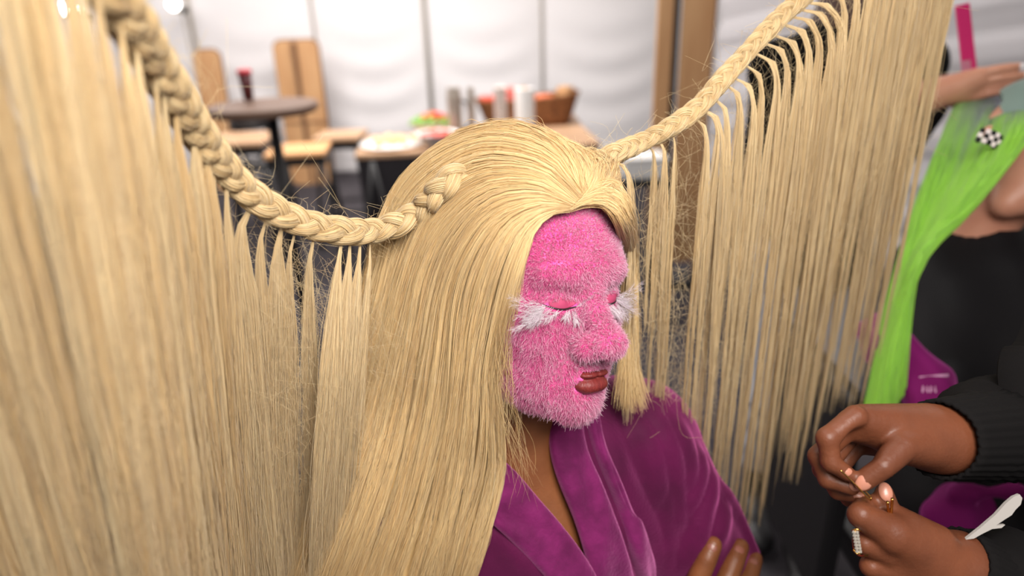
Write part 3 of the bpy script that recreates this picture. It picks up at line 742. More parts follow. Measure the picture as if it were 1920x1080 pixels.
V, Fq = nets(robesdf, (-.36, .30, .66), (.42, .90, 1.20), .0042)
# open the front along the collar and take away what lies above the neckline
def collar_side(p):
    q = toT(p); return q
def vedge(px_list):
    a = np.array(px_list, float); return a
NE = np.array([(930, 862), (965, 893), (1003, 935), (1050, 990), (1090, 1042), (1118, 1085)], float)      # image-left edge of the opening
FE = np.array([(1030, 792), (1036, 850), (1052, 905), (1078, 968), (1098, 1030), (1120, 1088)], float)      # image-right edge
NE3, _ = trace(robe0, NE[:, 0], NE[:, 1]); FE3, _ = trace(robe0, FE[:, 0], FE[:, 1])
NEt, FEt = toT(NE3), toT(FE3)
q = toT(V); zz_ = q[:, 2]
o1 = np.argsort(NEt[:, 2]); o2 = np.argsort(FEt[:, 2])
xn = np.interp(zz_, NEt[o1, 2], NEt[o1, 0]); xf = np.interp(zz_, FEt[o2, 2], FEt[o2, 0])
ztop = max(NEt[:, 2].max(), FEt[:, 2].max())
qt = toT(V); arms_ = np.minimum(armsdf(qt, SHL, ELL, WRL, .018), armsdf(qt, SHR, ELR, WRR, .018))
gap = (arms_ > .012) & (q[:, 0] < xn) & (q[:, 0] > xf) & (q[:, 1] > 0) & (zz_ > min(NEt[:, 2].min(), FEt[:, 2].min()))
neckhole = (np.linalg.norm(q[:, :2] - [0, -.015], axis=1) < .062) & (zz_ > -.06)
# the strip under the held hand's fingers stays
drop = gap | neckhole | ((q[:, 2] > ztop - .005) & (np.abs(q[:, 0]) < .055) & (q[:, 1] > -.03))
Vc, Fc = compact(V, Fq[~drop[Fq].any(1)])
m_robe = mat('purple_velvet', srgb(70, 8, 46), .75, .2, c2=srgb(92, 12, 62), scale=14, bump=.10, bscale=260, sheen=.7, sheen_tint=srgb(240, 120, 190), sheen_rough=.5)
m_robe2 = mat('purple_velvet_collar_lit', srgb(92, 13, 66), .75, .2, c2=srgb(120, 26, 88), scale=40, bump=.15, bscale=260, sheen=.8, sheen_tint=srgb(245, 145, 205), sheen_rough=.5)  # same velvet, lighter: light falling on the collar is put into its colour
robe = obj('robe', Vc, Fc, m_robe, PER); robe['label'] = 'purple velvet dressing gown with deep folds on the sleeve'
md = robe.modifiers.new('thickness', 'SOLIDIFY'); md.thickness = .004; md.offset = -1
def band(name, cpx, wpx, lift=.006, th=.006, m=m_robe2, n=40, nw=12, roll=.004, skirt=None):
    """a strip of cloth lying on the robe, its two edges given in the picture and carried onto the robe's surface"""
    a = crom(np.array(cpx, float), n); b = crom(np.array(wpx, float), n)
    s = np.linspace(0, 1, nw)[None, :, None]; g = a[:, None] * (1 - s) + b[:, None] * s
    q, _ = trace(robesdf, g[..., 0].ravel(), g[..., 1].ravel()); q = q.reshape(n, nw, 3)
    for _ in range(4): q[1:-1] = (q[:-2] + 2 * q[1:-1] + q[2:]) / 4
    for _ in range(2): q[:, 1:-1] = (q[:, :-2] + 2 * q[:, 1:-1] + q[:, 2:]) / 4
    nn = nrm(np.cross(np.gradient(q, axis=0), np.gradient(q, axis=1))); nn *= np.sign((nn * (CAM - q)).sum(-1, keepdims=True))
    sw = np.linspace(0, 1, nw)[None, :, None]
    prof = lift + roll * (1 - (2 * sw - 1) ** 6) + .0012 * np.sin(sw * 9 + np.arange(n)[:, None, None] * .35)
    top = q + nn * prof; bot = q - nn * .003
    G_ = np.concatenate([bot[:, :1], top, bot[:, -1:]], 1); W_ = nw + 2
    aidx = (np.arange(n - 1)[:, None] * W_ + np.arange(W_ - 1)[None]).ravel()
    Vv = np.concatenate([G_.reshape(-1, 3)]); Q = np.stack([aidx, aidx + 1, aidx + W_ + 1, aidx + W_], -1)
    if ((np.cross(G_[1, 1] - G_[0, 1], G_[0, 2] - G_[0, 1])) @ (CAM - G_[0, 1])) < 0: pass
    else: Q = Q[:, ::-1]
    o = obj(name, Vv, Q[:, ::-1], m, PER); md = o.modifiers.new('thickness', 'SOLIDIFY'); md.thickness = .003; md.offset = 0
    md = o.modifiers.new('smooth', 'SUBSURF'); md.levels = 1; md.render_levels = 1
    return o
o = band('lapel', [(925, 850), (965, 885), (1003, 930), (1050, 985), (1092, 1040), (1122, 1095)], [(860, 905), (905, 960), (945, 1000), (990, 1045), (1030, 1090), (1060, 1130)]); o['label'] = 'broad collar band, painted lighter as if lit, on the left of the opening'
o = band('lapel', [(1028, 775), (1034, 850), (1050, 905), (1076, 968), (1096, 1030), (1112, 1095)], [(1086, 785), (1100, 850), (1128, 915), (1152, 975), (1172, 1035), (1186, 1095)], lift=.004)
o['label'] = 'collar band on the right of the opening'
o = band('lapel_fold', [(1094, 775), (1112, 840), (1138, 905), (1164, 970), (1182, 1035), (1196, 1095)], [(1112, 770), (1134, 840), (1160, 900), (1184, 960), (1208, 1025), (1232, 1090)], lift=.006, roll=.006, nw=8)
# ================================================================= HAIR
m_hair = mat('blonde_hair', srgb(208, 166, 104), .45, .35, c2=srgb(246, 226, 182), attr='tone', sheen=.25, transl=.22)
m_wig = mat('wig_hair', srgb(214, 166, 98), .40, .4, c2=srgb(250, 224, 170), attr='tone', sheen=.2, transl=.15)
def proj(p):
    d = np.asarray(p) - CAM; z = d @ CF; return 960 + F * (d @ CX) / z, 540 - F * (d @ CU) / z, z
cran = lambda p: sell(toH(p), (0, -.014, .047), (.074 + .026, .094 + .028, .082 + .024))
def hb(p):
    d = smin(cran(p), sell(toH(p), (0, -.045, -.06), (.088, .065, .12)), .04)
    return smin(d, robe0(p) - .010, .09)
def guide(pts, n, lift=0.0):
    """pixel path -> world path lying on the hair's base form; a third value gives the depth instead"""
    a = np.array([(q + (np.nan,))[:3] for q in pts], float); w_, miss = trace(hb, a[:, 0], a[:, 1])
    g = ~np.isnan(a[:, 2]); w_[g] = P(a[g, 0], a[g, 1], a[g, 2])
    # keep the depth from jumping back where the form falls away under the hair
    z = (w_ - CAM) @ CF
    for i in range(1, len(z)):
        if not g[i]: z[i] = np.clip(z[i], z[i - 1] - .035, z[i - 1] + .022)
    w_ = P(a[:, 0], a[:, 1], z)
    return crom(w_, n)
def sheet_hair(guides, n, K=34, thick=.010, clumps=90, clumpy=.75, amp=.0012, rad=.00024, edge=.0, lump=.003, tips=0.08, tonebase=.5, stray=.02, seed=0):
    G_ = np.stack([guide(g, K) for g in guides])
    nc = clumps; uc = np.sort(rng.random(nc)); ci = rng.integers(0, nc, n); u0 = uc[ci] + rng.normal(size=n) * .6 / nc
    p = across(G_, np.clip(u0, 0, 1)); pc = across(G_, uc)[ci]
    s = np.linspace(0, 1, K)[None, :, None]
    nrmv = nrm(grad(hb, p.reshape(-1, 3), 2e-3)).reshape(p.shape)
    cl = clumpy * np.sin(np.pi * np.clip(s * 1.1, 0, 1)) ** .5 * (.6 + .4 * rng.random((n, 1, 1)))
    p = p * (1 - cl * .6) + pc * cl * .6
    h = rng.random((n, 1, 1)) ** .7; env = np.clip(s * 6, .12, 1)
    lum = lump * (np.sin(uc * 61)[ci][:, None, None] + np.sin(uc * 143 + 1)[ci][:, None, None] * .6)
    p = p + nrmv * (h * thick + lum) * env
    cw = wob(nc, K, amp * 2.2, 1.1)[ci]
    p = p + cw * env + wob(n, K, amp, 1.6) * env
    st = rng.random(n) < stray; p[st] += wob(st.sum(), K, .007, 1.3)
    L = 1 - tips * rng.random((n, 1)); idx = np.linspace(0, 1, K)[None] * L * (K - 1)
    i0 = np.minimum(idx.astype(int), K - 2); fr = (idx - i0)[..., None]
    p = np.take_along_axis(p, i0[..., None], 1) * (1 - fr) + np.take_along_axis(p, i0[..., None] + 1, 1) * fr
    r = rad * (.6 + .8 * rng.random((n, 1))) * np.interp(np.linspace(0, 1, K), [0, .05, .9, 1], [.7, 1, 1, .3])[None]
    tone = np.clip(tonebase + .30 * (rng.random(nc) - .5)[ci] + .35 * (rng.random(n) - .5) + .25 * (h[:, 0, 0] - .5), 0, 1)
    return tubes(p, r, tone), G_
def base_sheet(G_, off, tone=.35, nu=70):
    g = across(G_, np.linspace(0, 1, nu)); nv = nrm(grad(hb, g.reshape(-1, 3), 2e-3)).reshape(g.shape); g = g + nv * off
    K = g.shape[1]; a = (np.arange(nu - 1)[:, None] * K + np.arange(K - 1)[None]).ravel(); q = np.stack([a, a + K, a + K + 1, a + 1], -1)
    t = np.repeat((tone + .25 * (rng.random(nu) - .5))[:, None], K, 1)
    return g.reshape(-1, 3), q, t.ravel()
A_g = [
 [(1062, 396), (1028, 408), (1000, 440), (984, 490), (966, 545), (948, 610), (934, 690), (938, 780), (942, 870), (920, 970), (880, 1100)],
 [(1066, 392), (1020, 396), (972, 430), (942, 500), (918, 590), (898, 690), (890, 800), (872, 920), (820, 1100)],
 [(1070, 388), (1012, 378), (938, 402), (885, 472), (855, 560), (838, 680), (822, 800), (785, 930), (730, 1100)],
 [(1076, 382), (1010, 352), (922, 362), (845, 430), (803, 520), (778, 640), (750, 780), (702, 930), (640, 1100)],
 [(1082, 376), (1010, 326), (902, 326), (812, 390), (767, 480), (735, 600), (698, 750), (642, 920), (585, 1100)],
 [(1088, 370), (1020, 302), (905, 290), (805, 345), (748, 430), (715, 560), (676, 720), (618, 900), (560, 1100)],
 [(1094, 364), (1040, 285), (935, 258), (835, 290), (762, 356), (722, 450), (694, 590), (654, 740), (596, 900), (548, 1100)],
 [(1100, 358), (1060, 272), (960, 240), (865, 262), (790, 315), (738, 390), (708, 480), (682, 620), (642, 780), (585, 930), (542, 1100)]]
Ah, GA = sheet_hair(A_g, 15000, K=34, thick=.008, clumps=260, clumpy=.55, lump=.0011, rad=.00021)
B_g = [
 [(1062, 396), (1095, 385), (1130, 388), (1154, 422), (1166, 480, .715), (1168, 545, .725), (1164, 620, .735), (1160, 690, .74), (1150, 770, .745)],
 [(1074, 388), (1105, 368), (1140, 368), (1164, 408), (1175, 480, .725), (1177, 555, .735), (1172, 640, .745), (1172, 710, .745), (1182, 780, .745)],
 [(1086, 376), (1112, 346), (1146, 346), (1168, 388), (1178, 460, .74), (1180, 540, .755), (1178, 620, .76), (1186, 700, .76), (1212, 765, .755)]]
Bh, GB = sheet_hair(B_g, 5200, K=26, thick=.008, clumps=60, clumpy=.5, lump=.0006, tips=.45, stray=.02, rad=.0002)
C_g = [
 [(1092, 366), (1050, 290), (970, 243), (900, 246), (840, 268)],
 [(1094, 364), (1078, 300), (1020, 256), (960, 241), (900, 243)],
 [(1096, 362), (1098, 318), (1070, 284), (1020, 256), (965, 241)],
 [(1100, 362), (1116, 330), (1108, 302), (1075, 282), (1035, 262)],
 [(1104, 362), (1130, 345), (1136, 325), (1125, 306), (1095, 290)],
 [(1106, 364), (1140, 355), (1156, 345), (1150, 325), (1120, 305)]]
E_g = [[(1096, 372), (1106, 345), (1112, 322), (1124, 303), (1150, 286, .693)], [(1110, 366), (1122, 345), (1132, 325), (1140, 306), (1160, 292, .697)], [(1135, 372), (1145, 350), (1148, 330), (1150, 312), (1168, 298, .70)]]
Eh, _ge = sheet_hair(E_g, 900, K=18, thick=.004, clumps=30, lump=.0004, rad=.0002)
S_g = [[(985, 470), (962, 540), (945, 640), (955, 740), (975, 830, .70), (1000, 930, .70)], [(1000, 450), (975, 520), (950, 620), (940, 740), (955, 860), (960, 960)]]
Sh, _gs = sheet_hair(S_g, 110, K=26, thick=.004, clumps=60, clumpy=.2, amp=.004, tips=.6, rad=.00014)
Ch, GC = sheet_hair(C_g, 4500, K=20, thick=.004, clumps=120, clumpy=.4, lump=.0004, tips=.3, rad=.0002)
# the back of the wig, out of the photo's view: falls from the crown behind the neck
Dl = []
for k in range(9):
    a = math.radians(-95 + 24 * k); q = []
    for el, rr_ in ((80, 1), (50, 1), (20, 1), (-5, 1)):
        e = math.radians(el); q.append(H(.098 * math.cos(e) * math.sin(a), -.014 - .118 * math.cos(e) * math.cos(a), .047 + .104 * math.sin(e)))
    for dz in (.08, .20, .34): q.append(q[3] + np.array([0, 0, -dz]) + nrm((q[3] - H(0, -.01, 0)) * [1, 1, 0]) * .02)
    Dl.append(crom(np.array(q), 20))
GD = np.stack(Dl)
n = 2600; u0 = rng.random(n); p = across(GD, u0) + wob(n, 20, .002) ; nv = nrm(p - HO) ; p += nv * rng.random((n, 1, 1)) * .006
Dh = tubes(p, np.full((n, 20), .0004), .3 + .4 * rng.random(n))
# opaque under-layer
cap = lambda p: np.maximum(cran(p) + .006, -sell(toH(p), (0, .115, -.02), (.085, .10, .105)))
cv, cf = nets(cap, HO - [.13, .14, .12], HO + [.13, .14, .19], .004)
k = ~((toH(cv)[:, 1] > .045) & (toH(cv)[:, 2] < .080)); cv2, cf2 = compact(cv, cf[k[cf].all(1)])
capm = (cv2, cf2, np.full(len(cv2), .35))
v_, f_, t_ = merge([Ah, Bh, Ch, Dh, Eh, Sh, base_sheet(GA, -.0025), base_sheet(GD, -.003), capm])
wig = obj('wig', v_, f_, m_wig, PER, attrs={'tone': t_}); wig['label'] = 'long straight pale blonde wig parted at the middle'

# --- braids
def braid(name, path, A, r, Bn, period, label, nf=80, flip=1, sink=None, step=.0022):
    n = 1600; c = crom(path, n); L = np.concatenate([[0], np.cumsum(np.linalg.norm(np.diff(c, axis=0), axis=1))]); K = int(L[-1] / step)
    s = np.linspace(0, L[-1], K); c = np.stack([np.interp(s, L, c[:, i]) for i in range(3)], 1)
    for _ in range(12): c[1:-1] = (c[:-2] + 2 * c[1:-1] + c[2:]) / 4
    t = nrm(np.gradient(c, axis=0)); vd = nrm(CAM + [0, 0, .15] - c); vd = nrm(vd - t * (vd * t).sum(1, keepdims=True))
    for _ in range(30): vd[1:-1] = nrm(vd[:-2] + 2 * vd[1:-1] + vd[2:])
    sd = np.cross(t, vd); parts = []
    th0 = 2 * np.pi * s / period
    scl = np.interp(s / L[-1], [0, .02, 1], [.8, 1, 1.0])
    irr = 1 + .07 * np.sin(s * 90) + .05 * np.sin(s * 37 + 1)
    for j in range(3):
        th = th0 + 2 * np.pi * j / 3; x = A * np.sin(th) * scl; y = flip * Bn * np.sin(2 * th) * scl
        cc = c + sd * x[:, None] + vd * y[:, None]; rr = r * scl * irr * (.92 + .16 * np.cos(2 * th))
        tt = nrm(np.gradient(cc, axis=0)); u1 = nrm(np.cross(tt, vd)); u2 = np.cross(tt, u1)
        parts.append(tubes(cc[None], (rr * .93)[None], np.array([.35]), sides=12))
        al = rng.random(nf) * 6.283; tw = rng.normal(size=nf) * 2 + 14
        an = al[:, None] + tw[:, None] * s[None] * .6 + .12 * np.sin(s[None] * 60 * (.5 + rng.random((nf, 1))) + al[:, None])
        ro = rr[None] * (.93 + .10 * rng.random((nf, 1)) + .02 * np.sin(s[None] * 150 * rng.random((nf, 1)) + al[:, None]))
        fp = cc[None] + ro[..., None] * (np.cos(an)[..., None] * u1[None] + np.sin(an)[..., None] * u2[None])
        parts.append(tubes(fp, np.full((nf, K), .00042), .25 + .55 * rng.random(nf)))
    # flyaway ends standing off the plait
    m_ = int(L[-1] * 420); i = rng.integers(2, K - 2, m_); a = rng.random(m_) * 6.283; o_ = np.cos(a)[:, None] * sd[i] + np.sin(a)[:, None] * vd[i]
    p0 = c[i] + o_ * (A + r) * .8; dr = nrm(o_ + .8 * rng.normal(size=(m_, 3)) + t[i] * rng.choice([-1, 1], (m_, 1)) + [0, 0, .3]); ll = .008 + .028 * rng.random((m_, 1)) ** 2
    fl = np.stack([p0, p0 + dr * ll * .35, p0 + (dr + .35 * rng.normal(size=(m_, 3))) * ll * .7, p0 + (dr * .9 + .6 * rng.normal(size=(m_, 3))) * ll], 1); fl = crom(fl, 8)
    parts.append(tubes(fl, np.full((m_, 8), .00011), .5 + .5 * rng.random(m_)))
    v, f, tn = merge(parts); o = obj(name, v, f, m_hair, PER, attrs={'tone': tn}); o['label'] = label
    return o, c, t
lb_on, _ = trace(lambda p: hb(p) - .016, [866, 842, 815, 785], [322, 340, 368, 396])
lb_on[0] -= nrm(CAM - lb_on[0]) * .014; lb_on[1] -= nrm(CAM - lb_on[1]) * .003
d0 = (lb_on[-1] - CAM) @ CF
LP = np.concatenate([lb_on, PP([(748, 420, d0 - .004), (700, 433, d0 - .006), (650, 434, .612), (590, 424, .598), (522, 398, .575), (460, 355, .545), (405, 295, .505), (355, 222, .46), (312, 150, .42), (272, 85, .385), (232, 20, .35), (180, -60, .32), (110, -170, .30), (0, -330, .28), (-150, -520, .27)])])
bl, BLc, BLt = braid('braid', LP, .0072, .0068, .0046, .062, 'thick near braid sweeping from the temple up to the left', nf=90)
rb0, _ = trace(lambda p: hb(p) + .006, [1098, 1118], [318, 304])
d1 = (rb0[-1] - CAM) @ CF
RP = np.concatenate([rb0, PP([(1150, 288, d1), (1200, 268, .70), (1258, 238, .70), (1310, 200, .705), (1352, 152, .71), (1392, 108, .715), (1432, 64, .72), (1472, 24, .725), (1512, -12, .73), (1600, -110, .74), (1720, -260, .75), (1860, -440, .76), (1960, -560, .77)])])
br, BRc, BRt = braid('braid', RP, .0058, .0056, .0036, .050, 'thinner far braid rising to the upper right', nf=70, flip=-1)

# --- hanging locks
def lock(path, wid, thk, n, rad, parent, ends=.25, tone=.5, label=None, gather=.06, K=22, open_=True, wisp=.06, split=0):
    """hair lock: strands gathered at the tie on the braid, opening to a flat ribbon and thinning to its ends"""
    c = crom(path, K); t = nrm(np.gradient(c, axis=0)); ref = nrm(CAM - c); sd = nrm(np.cross(t, ref)); nm = np.cross(sd, t)
    tw = (rng.random() - .5) * .9 * np.linspace(0, 1, K)[:, None]; sd, nm = sd * np.cos(tw) + nm * np.sin(tw), nm * np.cos(tw) - sd * np.sin(tw)
    nc = max(5, int(n / 16)); ca = rng.random(nc) * 2 - 1; ci = rng.integers(0, nc, n)
    a = ca[ci] + rng.normal(size=n) * (1.1 / nc + .05); b = rng.random(n) * 2 - 1; b *= np.sqrt(np.clip(1 - np.clip(a, -1, 1) ** 2, .05, 1))
    s = np.linspace(0, 1, K); g = np.interp(s, [0, gather * .35, gather, gather * 2.2, .75, 1], [.10, .15, .5 if open_ else .34, .95 if open_ else .7, 1.0, .85])
    if split:
        cs = np.linspace(-.8, .8, split) + .15 * rng.normal(size=split); sc_ = cs[np.argmin(np.abs(a[:, None] - cs[None]), 1)]
        pull = np.clip((s - .25) / .45, 0, 1)[None] * .80; A_ = a[:, None] * (1 - pull) + sc_[:, None] * pull
    else: A_ = np.repeat(a[:, None], K, 1)
    p = c[None] + sd[None] * (A_ * g[None] * wid / 2)[..., None] + nm[None] * (b[:, None] * g[None] * thk / 2)[..., None]
    env = np.clip(s * 5, 0, 1)[None, :, None]
    p = p + (wob(nc, K, .0010, .8)[ci] + wob(n, K, .0006, 1.5)) * env
    ws = rng.random(n) < wisp; p[ws] += wob(ws.sum(), K, .006, 1.2) * env
    e = 1 - ends * rng.random((n, 1)) ** 1.3; idx = s[None] * e * (K - 1); i0 = np.minimum(idx.astype(int), K - 2); fr = (idx - i0)[..., None]
    p = np.take_along_axis(p, i0[..., None], 1) * (1 - fr) + np.take_along_axis(p, i0[..., None] + 1, 1) * fr
    r = rad * (.7 + .6 * rng.random((n, 1))) * np.interp(s, [0, .9, 1], [1, 1, .35])[None]
    tn = np.clip(tone + .25 * (rng.random(nc) - .5)[ci] + .3 * (rng.random(n) - .5), 0, 1)
    q = [tubes(p, r, tn)]
    k3 = c[:2] ; 
    v, f, tt = merge(q); o = obj('hair_lock', v, f, m_hair, parent, attrs={'tone': tt})
    if label: o['label'] = label
    return o
def braid_at(c, px, above=False):
    x, y, z = proj(c); i = np.argmin(np.abs(x - px)); return i
def drop_to(p0, endpy):
    a = p0.copy(); lo, hi = 0.0, 1.3
    for _ in range(40):
        m_ = (lo + hi) / 2
        if proj(p0 - [0, 0, m_])[1] < endpy: lo = m_
        else: hi = m_
    return lo
RL = [(1152, 32, 26, 790), (1216, 16, 16, 620), (1238, 10, 22, 800), (1264, 4, 16, 830), (1302, 26, 26, 820), (1318, 34, 40, 880), (1340, 30, 34, 930), (1360, 36, 30, 900), (1374, 48, 30, 990), (1396, 42, 30, 960),
      (1414, 48, 34, 1010), (1432, 52, 30, 930), (1448, 60, 34, 1020), (1466, 60, 34, 980), (1482, 66, 34, 900), (1498, 70, 36, 960), (1512, 76, 36, 860)]
for px in np.linspace(1542, 1790, 13): RL.append((px, 50, 30, 880 - (px - 1540) * .62 + 120 * (rng.random() - .5)))
for k, (px, dx, wpx, ey) in enumerate(RL):
    i = braid_at(BRc, px); p0 = BRc[i] + np.array([0, 0, -.0085]); z = proj(p0)[2]; m = z / F
    arch = p0 + CX * dx * m * .55 + np.array([0, -.002, .004]); full = p0 + CX * dx * m + np.array([0, -.004 + .01 * (rng.random() - .5), -.022]); L = drop_to(full, ey)
    dn = np.array([.012 * (rng.random() - .5), .02 * (rng.random() - .5), 0])
    D_ = lambda a_, b_: p0 + (full - p0) * [1, 1, 0] * a_ - [0, 0, b_]
    path = np.array([p0, D_(.28, -.001), D_(.6, .004), D_(.85, .015), D_(.97, .032), D_(1, .055), full - [0, 0, L * .3] + dn * .3, full - [0, 0, L * .65] + dn * .6, full - [0, 0, L] + dn])
    lock(path, wpx * m * 1.0, .004, 80 + int(wpx * 3.8), .00024, br, ends=.6, tone=.55, gather=.10, open_=False, split=int(rng.integers(2, 5)), K=26)
LL = [(693, 690, 14, 640, 34), (674, 668, 28, 625, 50), (655, 650, 28, 608, 50), (638, 630, 34, 592, 50), (586, 579, 30, 588, 34), (550, 541, 20, 553, 12), (527, 520, 38, 535, 44), (498, 490, 30, 520, 46), (470, 455, 50, 500, 56)]
def left_path(i, x540, x1080, ymax=1180, wl=0):
    p0 = BLc[i] + np.array([0, 0, -.009]); x0, y0, z0 = proj(p0); Y0 = p0[1]; ys = np.array([.02, .06, .16, .35, .6, 1.0]) * (ymax - y0) + y0
    s = (x1080 - x540) / 540.; lx = x540 + s * (ys - 540); w_ = np.clip((ys - y0) / 70., 0, 1) ** .7; lx = x0 * (1 - w_) + lx * w_
    return np.concatenate([[p0], PY(lx, ys, Y0 + wl * np.clip((ys - y0) / 300, 0, 1))])
for root, x5, w5, x10, w10 in LL:
    i = braid_at(BLc, root); z = proj(BLc[i])[2]; m = z / F
    lock(left_path(i, x5, x10, wl=(-.055 if x5 > 610 else -.01)), w5 * m * 1.02, .005, 200 + w5 * 8, .00019, bl, ends=.04, tone=.6, gather=.07 + .05 * rng.random(), wisp=.2)
bx, by, bz = proj(BLc)
xs = np.concatenate([np.linspace(432, 150, 13), np.linspace(120, -260, 11)])
for k, x5 in enumerate(xs):
    for lay in range(2):
        if lay and rng.random() < (.75 if 140 < x5 < 330 else .45): continue
        x_ = x5 + (11 if lay else 0) + 10 * (rng.random() - .5); s = .28 * (1 - x_ / 570)
        i = int(np.argmin(np.abs(bx - (x_ + s * (by - 540)) + 1e6 * (by > 440)))) if True else 0
        cand = np.abs(bx - (x_ + s * (by - 540))); i = int(np.argmin(cand)); m = bz[i] / F
        w5 = (31 if x_ > 320 else 22 if x_ > 170 else 29) * (.8 + .4 * rng.random())
        lock(left_path(i, x_, x_ + s * 540, 1300 if x_ < 200 else 1200, wl=.012 * lay), w5 * m * 1.25, .007, 420, .00020, bl, ends=.06, tone=.30 + .42 * rng.random(), gather=.03 + .10 * rng.random(), K=20, wisp=.10)
# loose flyaways among the hanging locks
def fly(name, n, fn, parent, rad=.0001, label=None):
    P0 = fn(n); q = np.stack([P0, *[P0 + rng.normal(size=(n, 3)) * k * [.010, .006, .010] + np.array([0, 0, -1]) * k * .022 for k in (1, 2, 3)]], 1)
    q += np.cumsum(rng.normal(size=q.shape) * .004, 1); q = crom(q, 14); v, f, t = tubes(q, np.full((n, 14), rad), .4 + .6 * rng.random(n))
    o = obj(name, v, f, m_hair, parent, attrs={'tone': t}); o['kind'] = 'stuff'; return o
def under(c, i0, i1, dl):
    def g(n):
        i = rng.integers(i0, i1, n); return c[i] + np.stack([.02 * rng.normal(size=n), .01 * rng.normal(size=n), -.01 - dl * rng.random(n)], 1)
    return g
ir = braid_at(BRc, 1150); ir2 = braid_at(BRc, 1760)
fly('flyaway_hair', 1100, under(BRc, ir, ir2, .36), br, .00010)
il = braid_at(BLc, 700); il2 = braid_at(BLc, 430)
fly('flyaway_hair', 420, under(BLc, il, il2, .22), bl, .00009)
# ================================================================= THE STYLIST'S HANDS (right foreground)
m_skin2 = mat('stylist_skin', srgb(116, 66, 42), .45, .35, c2=srgb(94, 52, 34), scale=14, bump=.06, bscale=260, sss=.1)
m_jacket = mat('black_jersey', srgb(18, 16, 16), .9, .12, bump=.06, bscale=500)
m_gold = mat('gold', srgb(222, 170, 90), .22, .5, metal=1.0)
m_gem = mat('gemstones', srgb(190, 182, 170), .12, .6, metal=.4)
ST = thing('person', 'hairdresser in black jacket at right, only forearms and pinching hands in view', 'person', (1.0, .75, 0))
def Pt(px, py, d): return P(px, py, d)
wA = Pt(1790, 822, .635)
idxA = [Pt(1604, 782, .598), Pt(1552, 822, .592), Pt(1558, 866, .592), Pt(1588, 888, .590)]
midA = [Pt(1590, 800, .615), Pt(1536, 856, .612), Pt(1553, 898, .606), Pt(1596, 914, .598)]
rngA = [Pt(1592, 815, .635), Pt(1543, 880, .630), Pt(1572, 920, .620), Pt(1608, 931, .608)]
pnkA = [Pt(1610, 830, .655), Pt(1560, 895, .645), Pt(1592, 935, .632), Pt(1620, 940, .620)]
thA = [Pt(1745, 838, .610), Pt(1692, 838, .592), Pt(1655, 874, .582), Pt(1618, 903, .586)]
def handA(p):
    palm = smin(scap(p, wA, Pt(1622, 786, .605), .0285, .0125), scap(p, wA, midA[0], .027, .0115), .02)
    palm = smin(palm, scap(p, wA, pnkA[0], .025, .011), .02)
    palm = smin(palm, scap(p, Pt(1760, 832, .62), Pt(1694, 842, .600), .024, .0135), .015)
    d = palm
    for q, r in ((idxA, [.0105, .0092, .0082, .0066]), (midA, [.0105, .0092, .0082, .0068]), (rngA, [.010, .0088, .0078, .0065]), (pnkA, [.009, .0078, .0068, .0058])):
        d = smin(d, chain(p, q, r), .0025)
        for j in (1, 2): d = smin(d, np.linalg.norm(p - q[j], axis=-1) - r[j] * 1.03, .003)
    d = smin(d, chain(p, thA, [.016, .0125, .0105, .0082]), .005)
    d = smax(d, -sell(p, Pt(1614, 836, .588), (.012, .012, .014)), .008)
    for q in (idxA, thA):                     # creases over the joints
        c = q[2]; ax_ = nrm(q[3] - q[1])
        for o_ in (-.0022, 0, .0022):
            t_ = np.abs((p - c - ax_ * o_) @ ax_); r_ = np.linalg.norm(p - c, axis=-1); d = d + .0005 * np.exp(-(t_ / .0005) ** 2) * (r_ < .016)
    return d
wB = Pt(1800, 1072, .615)
idxB = [Pt(1672, 1000, .592), Pt(1614, 966, .588), Pt(1622, 948, .604), Pt(1646, 942, .612)]
midB = [Pt(1660, 1030, .600), Pt(1622, 1018, .597), Pt(1640, 1000, .615), Pt(1665, 1000, .625)]
rngB = [Pt(1662, 1065, .608), Pt(1634, 1062, .603), Pt(1650, 1045, .625), Pt(1670, 1045, .635)]
pnkB = [Pt(1675, 1100, .615), Pt(1650, 1100, .612), Pt(1665, 1085, .63), Pt(1680, 1085, .64)]
thB = [Pt(1752, 1018, .600), Pt(1702, 984, .596), Pt(1668, 960, .604), Pt(1658, 924, .604)]
def handB(p):
    palm = smin(scap(p, wB, idxB[0], .030, .0175), scap(p, wB, rngB[0], .028, .016), .02)
    palm = smin(palm, scap(p, wB, pnkB[0], .024, .014), .02); d = palm
    for q, r in ((idxB, [.0165, .0112, .0088, .0075]), (midB, [.0135, .0105, .0088, .0075]), (rngB, [.0125, .010, .008, .007]), (pnkB, [.011, .009, .0075, .0065])):
        d = smin(d, chain(p, q, r), .004)
    d = smin(d, chain(p, thB, [.017, .0125, .0095, .0075]), .006)
    return d
elA, elB, shA = Pt(2110, 800, .86), Pt(2080, 1230, .66), Pt(2260, 640, .88)
arms = lambda p: np.minimum(np.minimum(scap(p, wA, elA, .028, .042), scap(p, wB, elB, .028, .042)), np.minimum(scap(p, elA, shA, .045, .06), scap(p, elB, shA, .045, .06)))
def bounds(fs, pad): a = np.concatenate(fs); return a.min(0) - pad, a.max(0) + pad
def stbody(p): return smin(np.minimum(handA(p), handB(p)), arms(p), .012)
lo, hi = bounds([np.array(idxA + midA + rngA + pnkA + thA + idxB + rngB + pnkB + thB)], .022); hi[0] = min(hi[0] + .02, max(wA[0], wB[0]) + .01)
V1, F1 = nets(stbody, lo, hi, .0021)
lo2, hi2 = bounds([np.array([wA, wB, elA, elB, shA])], .06)
def rest(p): return np.maximum(arms(p), -(p[:, 0] - (hi[0] - .006)))
V2, F2 = nets(rest, lo2, hi2, .006)
obj('body', np.concatenate([V1, V2]), np.concatenate([F1, F2 + len(V1)]), m_skin2, ST)['label'] = 'brown hands pinching small pins, fingers bent'
